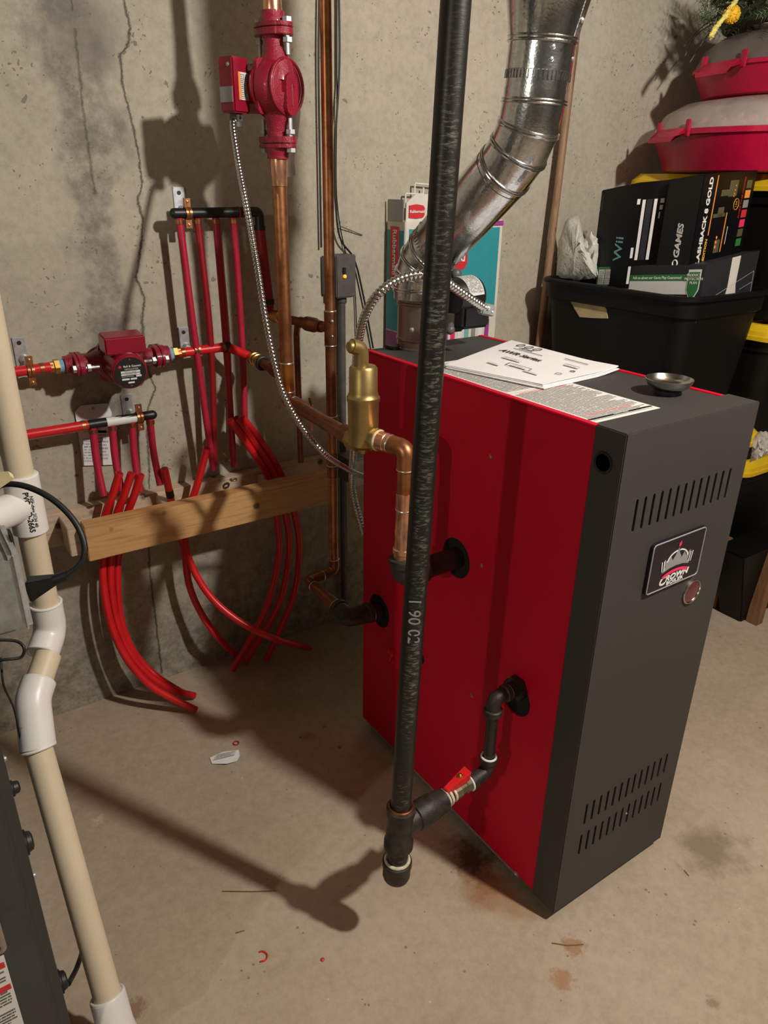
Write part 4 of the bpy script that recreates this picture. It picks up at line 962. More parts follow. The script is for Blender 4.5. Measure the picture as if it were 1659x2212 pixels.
# ---------------------------------------------------------------- red tubing on the wall
def ring(mb, c, ax, r=.0118, L=.008): mb.lathe(V(c)-V(ax).normalized()*L/2, ax, [(0, r), (L, r)], 20)
RA = .0108
def wall_tube(name, label, a, b, mname='pex', r=RA, rings=(), group=None):
    o = MB().tube([a, b], r, 20).build(name, M[mname]); tag(o, label, 'pipe', group)
    d = (b-a)
    for f in rings: rr_ = MB(); ring(rr_, a+d*f, d, r+.0009); rr_.build('crimp_ring', M['copper'], o)
    return o
pL = pc2+V((-.1150*.98, 0, 0)); pR = pc2+V((.1150*.98, 0, 0))
axL = aty(-60, 806, 1.085)
wall_tube('pex_pipe', 'bright red horizontal tube left of the wall mounted pump', V((axL.x, 1.085, pc2.z-.004)), pL+V((-.026, 0, 0)), rings=(.86,))
eR = aty(490, 749, 1.085)
wall_tube('pex_pipe', 'bright red horizontal tube right of the wall mounted pump', pR+V((.022, 0, 0)), eR, rings=(.12, .92))
eR2 = b2b-dm_*.0
tag(MB().tube([eR, b2b+dm_*.0], RA, 20).build('pex_pipe', M['pex']), 'short red tube between the wall tee and the ribbed brass adapter', 'pipe')
mb = MB().ball(eR, .0135, 14, 8); mb.build('pex_elbow', M['black_plastic']); tag(bpy.data.objects['pex_elbow'], 'black plastic elbow where the middle red tube turns off the wall', 'elbow')
for pp, s, lbx in ((pL, -1, 'left'), (pR, 1, 'right')):
    un = thing('pump_union', 'brass union with blue thread tape at the %s side of the wall pump' % lbx, 'fitting', pp)
    MB().lathe(pp+V((s*.002, 0, 0)), (s, 0, 0), [(0, .0135), (.004, .0150), (.008, .0135), (.012, .0145)], 20).build('thread_tape', M['tape_blue'], un)
    MB().lathe(pp+V((s*.013, 0, 0)), (s, 0, 0), [(0, .0165), (.010, .0165), (.0105, .012), (.018, .012)], 6).build('hex_nut', M['brass'], un, ang=15)
# upper manifold
a = aty(377, 461, YP); b = aty(560, 458, YP); b = V((b.x, YP, a.z+.002))
um = thing('pex_manifold', 'upper black manifold tube on the wall with four long red drops', 'manifold', a)
vt = aty(581, 655, YP)
MB().tube(fil([a, b, b-V((0, 0, .030))], .012, 6), .0112, 22).ball(a, .0112, 18, 10).lathe(b-V((0, 0, .030)), (0, 0, -1), [(0, .0135), (.010, .0135)], 20).build('manifold_body', M['black_plastic'], um)
MB().torus(a+(b-a)*.74, (1, 0, 0), .0120, .0012, 20, 6).torus(a+(b-a)*.86, (1, 0, 0), .0120, .0012, 20, 6).build('color_band', M['pex_old'], um)
MB().lathe(a+(b-a)*.78, (1, 0, 0), [(0, .0118), (.016, .0118)], 20).build('crimp_ring', M['copper_dark'], um)
tag(MB().tube([b-V((0, 0, .036)), V((vt.x, YP, vt.z))], .0125, 20).build('pex_pipe', M['pex_dark']), 'thick dark red tube dropping from the right end of the upper manifold', 'pipe')
ke = V((vt.x, YP, vt.z-.012))
o = MB().tube(fil([V((vt.x, YP, vt.z+.004)), ke-V((0, 0, .008)), b1b+dn*.004], .012, 6), .0122, 18).build('pex_elbow', M['pex_dark']); tag(o, 'dark red elbow below the thick tube, turning toward the copper branch', 'elbow')
ringm = MB(); ring(ringm, V((vt.x, YP, vt.z+.004)), (0, 0, 1), .0138, .012); ringm.build('crimp_ring', M['rubber'], o)
drops = [((387, 470), (422, 740), (461, 1015), 'pex_old', 'leftmost'), ((426, 470), (455, 745), (463, 1003), 'pex_dark', 'second from left'),
         ((466, 468), (488, 740), (505, 1008), 'pex_old', 'third from left'), ((504, 466), (523, 745), (530, 960), 'pex_old', 'fourth from left')]
for i, (p0, p1, p2, m_, w_) in enumerate(drops):
    yy = YP-.001; A = aty(*p0, YP); A.z = a.z-.010
    pts = spl([A, aty(*p1, YP-.010+.004*i), aty(*p2, YP-.012-(.014 if i == 1 else 0)+(.0 if i != 1 else 0.03))], 10)
    o = MB().tube(pts, .0082, 18).build('pex_pipe', M[m_]); tag(o, 'crimson vertical tube, %s of the four under the upper manifold' % w_, 'pipe', 'drops of the upper manifold')
    rg = MB(); ring(rg, A-V((0, 0, .008)), (0, 0, 1), .0095, .009); rg.build('crimp_ring', M['copper'], o)
# lower manifold
a2 = aty(190, 918, YP); b2 = aty(330, 902, YP); b2 = V((b2.x, YP, a2.z+.001))
lm = thing('pex_manifold', 'lower black manifold tube on the wall with a white label and four short drops', 'manifold', a2)
MB().tube([a2, b2], .0108, 22).ball(b2, .0108, 18, 10).build('manifold_body', M['black_plastic'], lm)
pa, pb2 = aty(232, 912, YP-.0108), aty(298, 905, YP-.0108)
N = 8; mb = MB(); fs = []; vs = []
for k in range(N+1):
    an = PI*.55+PI*.75*k/N
    for x in (pa.x, pb2.x): vs.append(V((x, YP+.0112*math.cos(an), a2.z+.0112*math.sin(an))))
mb.add(vs, [(2*k, 2*k+1, 2*k+3, 2*k+2) for k in range(N)]); mb.build('white_label', M['white'], lm)
ax0 = aty(-40, 952, YP)
wall_tube('pex_pipe', 'bright red horizontal tube feeding the lower manifold from the left', V((ax0.x, YP, a2.z-.002)), a2, rings=(.955,))
stubs = [((201, 930), (224, 1071)), ((243, 925), (262, 1060)), ((286, 920), (303, 1062)), ((325, 914), (346, 1048))]
for i, (p0, p1) in enumerate(stubs):
    A = aty(*p0, YP); A.z = a2.z-.008; B2 = aty(*p1, YP-.025); Mi = (A+B2)/2+V((-.002, .006, 0))
    o = MB().tube(spl([A, Mi, B2], 6), .0084, 18).build('pex_pipe', M['pex_old']); tag(o, 'short crimson tube, %s of the four under the lower manifold' % ('leftmost', 'second', 'third', 'rightmost')[i], 'pipe', 'drops of the lower manifold')
    rg = MB(); ring(rg, A-V((0, 0, .008)), (0, 0, 1), .0098, .009); rg.build('crimp_ring', M['copper'], o)
# wall brackets with split rings
def bracket(px, py, tgt, label):
    """galvanised plate on the wall, rod, copper ring round the tube at tgt"""
    c = aty(px, py, YW); t = thing('pipe_bracket', label, 'bracket', c)
    MB().box(c.x-.013, c.x+.013, YW-.004, YW, c.z-.032, c.z+.032).build('wall_plate', M['zinc'], t, bevel=.001)
    MB().lathe((c.x, YW-.004, c.z+.020), (0, -1, 0), [(0, .0045), (.001, .0045)], 14).build('screw_hole', M['ink'], t)
    MB().lathe((c.x+.004, YW-.004, c.z-.016), (0, -1, 0), [(0, .011), (.004, .010), (.010, .006)], 16).tube([V((c.x+.004, YW-.01, c.z-.016)), V((tgt.x, tgt.y+.014, tgt.z))], .0040, 10).build('threaded_rod', M['zinc'], t)
    mb = MB().torus(tgt, (1, 0, 0), .0128, .0022, 26, 6)
    mb.lathe(tgt-V((.007, 0, 0)), (1, 0, 0), [(0, .0122), (0, .0142), (.014, .0142), (.014, .0122)], 26, cap=False)
    for s in (-1, 1): mb.box(tgt.x-.007, tgt.x+.007, tgt.y-.005, tgt.y+.002, tgt.z+s*.022-.009, tgt.z+s*.022+.009)
    mb.build('split_ring', M['copper'], t)
    for s in (-1, 1): screw(t, V((tgt.x, tgt.y-.005, tgt.z+s*.024)), (0, -1, 0), .0034, 'copper_bright')
def onz(px, z, y): p = aty(px, 800, y); q_ = aty(px, 400, y); f = (z-p.z)/(q_.z-p.z); return V((p.x+(q_.x-p.x)*f, y, z))
bracket(387, 437, onz(405, a.z, YP), 'galvanised bracket and copper ring holding the upper black manifold')
bracket(397, 735, onz(424, eR.z, 1.085), 'galvanised bracket and copper ring right of the wall pump')
bracket(44, 760, onz(66, pc2.z-.003, 1.085), 'galvanised bracket and copper ring left of the wall pump')
bracket(275, 879, onz(301, a2.z, YP), 'galvanised bracket and copper ring at the lower manifold right end')
# white card hanging behind the lower manifold
tg = [(174, 876), (232, 871), (241, 890), (246, 1004), (179, 1006), (162, 890)]
o = MB().prism([aty(x, y, 1.149) for x, y in tg], (0, .0006, 0)).build('instruction_card', M['paper']); tag(o, 'white paper card hanging on the wall behind the lower manifold', 'card')
MB().lathe(aty(201, 882, 1.1489), (0, -1, 0), [(0, .0035), (.0006, .0035)], 12).build('eyelet', M['silver'], o)
for (x0, y0, x1, y1) in ((178, 905, 230, 935), (180, 945, 205, 1000), (210, 930, 235, 995)):
    MB().sheet(aty(x0, y1, 1.1487), aty(x1, y1, 1.1487), aty(x1, y0, 1.1487), aty(x0, y0, 1.1487), .0002).build('card_print', M['fine_wide'], o)

# ---------------------------------------------------------------- wooden cleat with the tubes from the slab
YF = 1.0
pl_, pr_ = aty(181, 1137, YF), aty(706, 1035, YF); zt_b = (pl_.z+aty(420, 1086, YF).z)/2
zt_b = aty(300, 1112, YF).z; xl, xr_ = pl_.x, pr_.x+.02
M['pine_b'] = M['pine']
o = MB().box(xl, xr_, YF, YF+.038, zt_b-.089, zt_b).build('wooden_board', M['pine'], bevel=.0015); tag(o, 'front pine board of the cleat holding the red tubes below the manifolds', 'board')
o = MB().box(xl-.075, xr_+.05, YW-.036, YW-.001, zt_b-.088, zt_b-.004).build('wooden_board', M['pine_pale'], bevel=.0015); tag(o, 'dusty rear pine board fixed to the concrete wall behind the cleat', 'board')
for k, (x0, x1) in enumerate(((xl-.030, xl+.012), (xl+.20, xl+.245), (xr_-.17, xr_-.12))):
    o = MB().box(x0, x1, YF+.038, YW-.036, zt_b-.085, zt_b-.012).build('spacer_block', M['pine_pale'], bevel=.0015)
    tag(o, ('wood spacer block at the left end of the cleat', 'wood spacer block in the middle of the cleat', 'wood spacer block near the right end of the cleat')[k], 'block')
PG = 'red tubes rising out of the slab'
def slab_tube(pts, label, r=.0092, band=None, mname='pex'):
    P = [V(p) for p in pts]; o = MB().tube(spl(P, 8), r, 18).build('pex_tube', M[mname]); tag(o, label, 'tube', PG)
    d = (P[0]-P[1]).normalized(); MB().lathe(P[0]+d*.0002, d, [(0, r*.72), (.0006, r*.70)], 18).build('tube_bore', M['pex_dark'], o)
    if band:
        c, ax = band; MB().lathe(c, ax, [(0, r+.0006), (.020, r+.0006)], 18).build('black_band', M['rubber'], o)
    return o
yg = 1.078
def fz(px, py, z=.012): return atz(px, py, z)
slab_tube([aty(258, 1022, 1.045), aty(243, 1070, 1.06), aty(226, 1120, yg), aty(222, 1200, yg), aty(224, 1270, yg-.01), aty(240, 1350, yg-.02), aty(272, 1420, 1.04), aty(318, 1475, 1.01), aty(370, 1508, .985), fz(424, 1534)], 'left red tube of the trio at the left end of the cleat')
slab_tube([aty(284, 1022, 1.045), aty(268, 1070, 1.06), aty(250, 1120, yg), aty(240, 1200, yg), aty(240, 1270, yg), aty(254, 1350, yg-.005), aty(285, 1418, 1.055), aty(326, 1462, 1.035), aty(372, 1490, 1.02), fz(420, 1503)], 'middle red tube of the trio at the left end of the cleat')
slab_tube([aty(304, 1025, 1.045), aty(290, 1070, 1.06), aty(272, 1120, yg), aty(256, 1200, yg+.012), aty(254, 1270, yg+.01), aty(262, 1340, yg+.01), aty(284, 1400, 1.075), aty(315, 1440, 1.06), aty(350, 1470, 1.04), fz(395, 1497)], 'right red tube of the trio at the left end of the cleat')
A, B2 = aty(355, 1012, 1.05), aty(373, 1095, 1.07)
slab_tube([A, B2, aty(385, 1140, yg), aty(398, 1185, yg), aty(408, 1260, yg), aty(432, 1320, yg-.01), aty(470, 1375, 1.05), fz(515, 1422)], 'single red tube with a black band standing in the cleat', band=(A+(B2-A)*.55, B2-A))
slab_tube([aty(447, 968, 1.05), aty(425, 1050, 1.07), aty(402, 1120, yg), aty(402, 1185, yg-.01), aty(428, 1250, 1.04), aty(470, 1305, 1.0), aty(530, 1350, .95), aty(600, 1382, .91), fz(668, 1400, .02)], 'single red tube crossing to the right under the cleat')
for k, (t0, t1, t2, l1, l2, l3, fe, nm) in enumerate((
    ((497, 908), (538, 965), (580, 1035), (601, 1140), (600, 1215), (572, 1320), (503, 1447), 'front'),
    ((509, 903), (552, 960), (594, 1030), (622, 1140), (622, 1215), (600, 1310), (530, 1430), 'middle'),
    ((524, 902), (565, 955), (607, 1025), (642, 1135), (645, 1215), (630, 1300), (575, 1425), 'rear'))):
    y1 = 1.045+.008*k
    slab_tube([aty(*t0, y1), aty(*t1, y1+.01), aty(*t2, yg), aty(*l1, yg), aty(*l2, yg-.005), aty(*l3, 1.04), fz(*fe)], '%s red tube of the curving trio near the copper pipes' % nm, mname='pex')

ncl = aty(504, 1031, 1.085); ncl.z = zt_b+.002
tag(MB().torus(ncl, (0, 0, 1), .0075, .0028, 16, 8).build('locknut', M['brass_sat']), 'loose round locknut lying on the wooden cleat', 'nut')
# ---------------------------------------------------------------- wall switch, conduit and cables
sw = aty(724, 592, YW)
wsx = thing('switch_box', 'grey metal switch box with a glowing amber pilot on the wall behind the copper pipe', 'switch box', sw)
MB().box(sw.x-.036, sw.x+.034, YW-.038, YW-.002, sw.z-.058, sw.z+.052).build('box_body', M['plumb_grey'], wsx, bevel=.004)
MB().box(sw.x-.024, sw.x+.037, YW-.046, YW-.038, sw.z-.056, sw.z+.052).build('cover_plate', M['plumb_grey'], wsx, bevel=.003)
MB().box(sw.x-.044, sw.x-.036, YW-.012, YW-.002, sw.z-.05, sw.z+.048).build('mounting_ear', M['plumb_grey'], wsx, bevel=.002)
amb = aty(745, 597, YW-.050); MB().ball(amb, .0048, 12, 8).build('pilot_light', M['amber'], wsx)
MB().box(amb.x-.005, amb.x+.003, YW-.052, YW-.046, amb.z+.006, amb.z+.022).build('toggle', M['black_plastic'], wsx, bevel=.001)
e0 = V((aty(738, 645, YW-.02).x, YW-.02, sw.z-.056))
o = MB().tube([e0, V((e0.x, YW-.02, .006))], .0100, 18).lathe(e0, (0, 0, -1), [(0, .013), (.014, .013), (.016, .011)], 16).build('electrical_conduit', M['plumb_grey']); tag(o, 'thin grey conduit running down from the wall switch box', 'conduit')
o = MB().tube(spl([aty(732, -40, YW-.015), aty(733, 150, YW-.015), aty(724, 330, YW-.02), aty(731, 500, YW-.02), aty(765, 560, YW-.012), aty(785, 640, YW-.012), aty(806, 752, YW-.012)], 10), .0026, 8).build('electric_cable', M['rubber']); tag(o, 'thick black cable curving down the wall right of the copper pipe', 'cable')
o = MB().tube(spl([aty(690, -40, YW-.012), aty(688, 120, YW-.012), aty(690, 300, YW-.012), aty(694, 535, YW-.012)], 8), .0026, 8).build('electric_cable', M['rubber']); tag(o, 'black cable descending behind the copper pipe to the switch box', 'cable')
o = MB().tube(spl([aty(728, -40, YW-.010), aty(728, 200, YW-.010), aty(727, 420, YW-.010), aty(745, 540, YW-.008), aty(765, 600, YW-.008), aty(772, 760, YW-.008), aty(780, 800, YW-.008)], 10), .0016, 8).build('electric_cable', M['black_plastic']); tag(o, 'thinnest black cable hanging on the wall behind the air separator', 'cable')
nlb = aty(776, 505, YW); o = MB().tube([aty(733, 488, YW-.012), aty(783, 508, YW-.004)], .0012, 6).build('form_tie_wire', M['plumb_grey']); tag(o, 'thin stub of wire sticking out of the concrete wall', 'wire')
jx = aty(770, 1020, 1.02)
jbx = thing('junction_box', 'dark metal junction box behind the boiler where the armored cables end', 'junction box', jx)
MB().box(jx.x-.018, jx.x+.06, 1.02, 1.10, jx.z-.035, jx.z+.035).build('box_body', M['plumb_grey'], jbx, bevel=.002)
MB().box(jx.x-.022, jx.x+.064, 1.012, 1.02, jx.z-.039, jx.z+.039).build('cover_plate', M['zinc_dull'], jbx, bevel=.002)

# ---------------------------------------------------------------- white plastic drain pipe, left
PR = .0211
pv = V((-.692, .597, 0)); el1 = atd(112, 1392, 1.235); el2 = atd(70, 1512, 1.175); lo0 = atd(78, 1600, 1.165); lo1 = atd(236, 2165, 1.165)
u1 = V((pv.x, pv.y, el1.z+.05))
ppv = thing('drain_pipe', 'cream plastic drain pipe with white fittings standing at the left', 'pipe', lo1)
MB().tube([V((pv.x, pv.y, 2.2)), u1+V((0, 0, -.01))], PR, 30).build('pipe_section', M['pvc'], ppv)
MB().tube([lo0+(lo0-lo1).normalized()*.03, lo1], PR, 30).build('pipe_section', M['pvc'], ppv)
dmid = (el2-el1).normalized()
MB().tube([el1+dmid*.02, el2-dmid*.01], PR, 30).build('pipe_section', M['pvc'], ppv)
dlo = (lo1-lo0).normalized()
MB().tube(fil([V((pv.x, pv.y, el1.z+.055)), V((pv.x, pv.y, el1.z)), V((pv.x, pv.y, el1.z))+dmid*.045], .03, 8), .0262, 30).torus(V((pv.x, pv.y, el1.z+.054)), (0, 0, 1), .0245, .0026, 30, 8).torus(V((pv.x, pv.y, el1.z))+dmid*.044, dmid, .0245, .0026, 30, 8).build('elbow', M['pvc_white'], ppv)
MB().tube(fil([el2-dmid*.032, el2, lo0+(lo0-el2)*.0+dlo*.012], .042, 10), .0268, 30).torus(lo0+dlo*.012, dlo, .0250, .0026, 30, 8).torus(el2-dmid*.031, dmid, .0245, .0026, 30, 8).build('elbow', M['pvc_white'], ppv)
tcz = atd(62, 1085, 1.18).z
MB().lathe((pv.x, pv.y, tcz-.050), (0, 0, 1), [(0, .0245), (.002, .0270), (.098, .0270), (.100, .0245)], 32).tube([V((pv.x, pv.y, tcz)), V((pv.x-.085, pv.y-.05, tcz))], .0255, 28).build('tee_fitting', M['pvc_white'], ppv)
tn_ = V((-.115, -.993, 0)); tr_ = V((.993, -.115, 0))
text('PVC-1 D-2665', 'fitting_print', M['ink'], ppv, V((pv.x, pv.y, tcz-.006))+tn_*.0271+tr_*.002, (0, 0, -1), tr_, .0115, .0002, .0002)
text('NSF-dwv SCH 40', 'fitting_print', M['ink'], ppv, V((pv.x, pv.y, tcz-.006))+tn_*.0262+tr_*.0095, (0, 0, -1), tr_, .0075, .0002)
MB().lathe(lo1-dlo*.012, dlo, [(0, .0245), (.002, .0272), (.05, .0272), (.07, .030)], 30).torus(lo1-dlo*.011, dlo, .0245, .0024, 30, 8).tube([lo1+dlo*.04, lo1+dlo*.04+V((-.05, -.01, 0))], .025, 26).build('base_elbow', M['pvc_white'], ppv)

# furnace
FX, FY = -.815, .21
fu = thing('furnace', 'dark grey furnace cabinet with a warning label at the left edge', 'furnace', (-1.06, .5, 0))
MB().box(-1.35, FX, FY, .80, 0, 1.30).build('cabinet', M['furnace'], fu, bevel=.003)
MB().box(-1.34, FX-.014, FY-.016, FY, .04, .62).build('front_door', M['furnace'], fu, bevel=.004)
lbl = MB()
la, lb_, lc, ld = [aty(x, y, FY-.0165) for x, y in ((-40, 2330), (58, 2270), (5, 2062), (-80, 2080))]
lx1 = aty(8, 2062, FY-.0165).x; lz1 = aty(8, 2062, FY-.0165).z
w_l = MB().sheet((lx1-.12, FY-.0165, lz1-.22), (lx1, FY-.0165, lz1-.22), (lx1, FY-.0165, lz1), (lx1-.12, FY-.0165, lz1), .0004).build('warning_label', M['fine'], fu)
for dz in (.012, .055): MB().box(lx1-.118, lx1-.002, FY-.0175, FY-.0168, lz1-dz-.010, lz1-dz).build('label_band', M['redprint'], w_l)
hl = aty(8, 2015, FY-.03); MB().tube(fil([hl+V((-.03, .014, .03)), hl+V((-.004, .0, .03)), hl+V((-.004, .0, -.03)), hl+V((-.03, .014, -.03))], .008, 6), .004, 12).build('door_handle', M['stainless'], fu)
for px, py, r in ((22, 1705, .010), (66, 1815, .016), (150, 2110, .016)):
    p = atx(px-6, py, FX) if False else V((FX, FY+.05, aty(px, py, FY+.05).z))
    MB().lathe(p, (1, 0, 0), [(0, r*1.1), (.003, r*1.1), (.004, r*.9), (.009, r*.8), (.011, r*.5)], 18).build('rubber_grommet', M['rubber'], fu)
for py in (1628, 1905): screw(fu, V((FX, FY+.03, aty(40, py, FY+.03).z)), (1, 0, 0), .004)
# galvanised junction box on the furnace side
jc = atx(36, 1240, -.757)
jg = thing('service_switch_box', 'galvanised electrical box on the furnace side at the left edge', 'junction box', jc)
MB().box(FX, -.762, jc.y-.01, jc.y+.10, jc.z-.070, jc.z+.025).build('box_body', M['zinc_dull'], jg, bevel=.005)
MB().obox((-.757, jc.y+.045, jc.z-.022), (.006, 0, 0), (0, .052, 0), (0, 0, .052)).build('raised_cover', M['zinc'], jg, bevel=.005)
MB().obox((-.7508, jc.y+.045, jc.z+.01), (.0015, 0, 0), (0, .010, 0), (0, 0, .024)).build('switch_slot', M['ink'], jg)
screw(jg, V((-.7505, jc.y+.05, jc.z-.062)), (1, 0, 0), .0035)
# power cord looping to the plug
c_ = [atd(-20, 1062, 1.0), atd(10, 1046, 1.0), atd(60, 1052, 1.0), atd(115, 1080, 1.0), atd(160, 1125, 1.0), atd(182, 1175, 1.0), atd(176, 1215, 1.0), atd(142, 1243, 1.0)]
pcd = thing('power_cord', 'black power cord looping over the white plastic pipe to a black plug', 'cord', atd(100, 1265, 1.0))
MB().tube(spl(c_, 10), .0042, 14).build('cable', M['rubber'], pcd)
d_ = (atd(60, 1272, 1.0)-atd(142, 1243, 1.0)).normalized(); s0 = atd(145, 1243, 1.0)
MB().tube([s0, s0+d_*.018], .0075, 16).build('strain_relief', M['rubber'], pcd)
upv = V((0, 0, 1)); sd = d_.cross(upv).normalized(); ud = sd.cross(d_).normalized()
MB().hexa([s0+d_*.016-sd*.007-ud*.006, s0+d_*.016+sd*.007-ud*.006, s0+d_*.058+sd*.012-ud*.016, s0+d_*.058-sd*.012-ud*.016, s0+d_*.016-sd*.007+ud*.006, s0+d_*.016+sd*.007+ud*.006, s0+d_*.052+sd*.012+ud*.014, s0+d_*.052-sd*.012+ud*.014]).build('plug_body', M['rubber'], pcd, bevel=.002)
yt_ = [atd(-10, 1020, .98), atd(18, 1018, .98), atd(22, 1028, .98), atd(-10, 1050, .98)]
tag(MB().prism(yt_, (.004, -.002, -.004)).build('masking_tape', mat('yellowed_tape', (.70, .58, .32), .6)), 'yellowed tape scrap sticking out above the power cord at the left edge', 'tape')
tag(MB().tube(spl([atd(-20, 1430, 1.05), atd(10, 1425, 1.05), atd(45, 1420, 1.06), atd(52, 1400, 1.06), atd(35, 1385, 1.06), atd(-10, 1382, 1.05)], 8), .0022, 10).build('thin_wire', M['rubber']), 'thin black wire curling below the galvanised box', 'wire')
tag(MB().tube(spl([atd(2, 1420, 1.08), atd(8, 1480, 1.08), atd(30, 1530, 1.12), atd(45, 1600, 1.15)], 8), .0016, 8).build('thin_wire', M['rubber']), 'thin black wire hanging behind the white elbow', 'wire')
tag(MB().tube(spl([atd(166, 1820, 1.20), atd(182, 1930, 1.24), atd(182, 2030, 1.27), atd(168, 2085, 1.22), atd(148, 2125, 1.15)], 8), .0042, 12).build('condensate_hose', M['rubber']), 'black hose crossing behind the cream pipe near the furnace bottom', 'hose')

# ---------------------------------------------------------------- cartons behind the boiler
ybx = 1.06
q00, q10 = aty(838, 760, ybx), aty(1050, 760, ybx); q11 = aty(1068, 468, ybx); q01 = aty(838, 478, ybx)
bx_x0, bx_x1 = aty(873, 600, 1.06).x, .72; z_t = aty(900, 478, ybx).z
ct = thing('storage_carton', 'teal and white cardboard carton leaning behind the flue', 'box', ((bx_x0+bx_x1)/2, 1.1, 0))
MB().box(bx_x0, bx_x1, ybx, YW-.01, 0, z_t).build('carton_body', M['carton_white'], ct, bevel=.002)
def cpan(x0, x1, y0, y1, m, name, off=.0008, par=ct):
    a, b = aty(x0, y1, ybx), aty(x1, y0, ybx)
    return MB().box(a.x, b.x, ybx-off, ybx, a.z, b.z).build(name, m, par)
zA = aty(900, 495, ybx).z; zB = aty(900, 700, ybx).z
MB().box(bx_x0+.012, bx_x1-.012, ybx-.001, ybx, zB, zA).build('teal_panel', M['teal'], ct)
MB().box(bx_x0+.30, bx_x1, ybx-.0012, ybx, zA+.004, z_t-.002).build('purple_strip', M['purple'], ct)
MB().box(bx_x0-.001, bx_x0, ybx+.004, YW-.014, zB-.02, zA-.004).build('teal_panel', M['teal'], ct)
MB().box(bx_x0-.001, bx_x0, ybx+.004, YW-.014, zB-.14, zB-.024).build('photo_strip', M['purple'], ct)
for k in range(7): MB().box(bx_x1-.200+k*.026, bx_x1-.184+k*.026, ybx-.001, ybx, zB-.075, zB-.008).build('photo_strip', [M['purple'], M['pink'], M['white'], M['cyan'], M['silver'], M['white'], M['purple']][k], ct)
lgc = aty(985, 556, ybx-.001); 
hexp = [(-.160, 0), (-.150, .033), (-.02, .040), (.030, .033), (.041, .018), (.041, -.018), (.030, -.033), (-.02, -.038), (-.150, -.033)]
lgp = MB().prism([lgc+V((u, 0, w)) for u, w in hexp], (0, -.001, 0)).build('logo_panel', M['redprint'], ct)
text('Rubbermaid', 'logo_lettering', M['white'], lgp, lgc+V((-.055, -.0012, 0)), ex, ez, .036, .0003, .0006)
lg2 = atx(852, 545, bx_x0-.001)
lgp2 = MB().box(bx_x0-.002, bx_x0-.001, lg2.y-.020, lg2.y+.020, lg2.z-.065, lg2.z+.065).build('logo_panel', M['redprint'], ct, bevel=.0005)
text('Rubbermaid', 'logo_lettering', M['white'], lgp2, V((bx_x0-.0021, lg2.y, lg2.z)), (0, 0, -1), (0, -1, 0), .024, .0002, .0003)
f0_, f1_ = aty(842, 438, ybx), aty(878, 478, ybx)
MB().box(bx_x0-.001, bx_x0+.002, ybx+.01, YW-.012, z_t-.002, z_t+.052).build('flap', M['silver'], ct, bevel=.001)
f2 = aty(878, 430, ybx+.01); f3 = aty(950, 485, ybx+.01)
fp_ = MB().prism([V((f2.x, ybx+.01, f3.z)), V((f3.x+.05, ybx+.01, f3.z)), V((f3.x+.05, ybx+.01, f2.z+.012)), V((f2.x+.03, ybx+.01, f2.z+.012)), V((f2.x, ybx+.01, f2.z-.01))], (0, .004, 0)).build('flap', M['carton_white'], ct)
l3 = aty(905, 457, ybx+.008); lgp3 = MB().prism([l3+V((max(u, -.072)*.45, 0, w*.45)) for u, w in hexp], (0, -.001, 0)).build('logo_panel', M['redprint'], ct)
text('Rubbermaid', 'logo_lettering', M['white'], lgp3, l3+V((-.0065, -.0012, 0)), ex, ez, .0098, .0003, .0002)
wf = MB(); W_ = lambda x, y: aty(x, y, YW-.02)
for a_, b_ in (((896, 396), (896, 425)), ((896, 396), (960, 402)), ((876, 418), (876, 440)), ((876, 418), (915, 420)), ((915, 405), (912, 440))): wf.tube([W_(*a_), W_(*b_)], .0024, 8)
tag(wf.build('wire_rack', M['white']), 'white wire rack corner poking up above the teal carton', 'rack')
bgp = [aty(1050, 640, 1.10), aty(1058, 600, 1.10), aty(1066, 650, 1.10), aty(1072, 690, 1.10), aty(1062, 735, 1.10), aty(1048, 720, 1.10), aty(1052, 680, 1.10)]
tag(MB().prism(bgp, (.0, .01, 0)).build('plastic_bag', mat('hazy_bag', (.50, .43, .34), .25, 0, .3, 60, alpha=.6), bevel=.002), 'small crumpled clear bag hanging at the carton right side', 'bag')

# wooden pole leaning on the wall
pA, pB = aty(1158, 800, 1.10), aty(1246, 60, 1.125); dp_ = (pB-pA).normalized()
tag(MB().tube([pA-dp_*((pA.z-.006)/dp_.z), pA, pA+dp_*.5, pB, pB+dp_*.2], .0115, 16).build('wooden_pole', M['stick']), 'worn thin wooden pole leaning against the concrete wall beside the totes', 'pole')

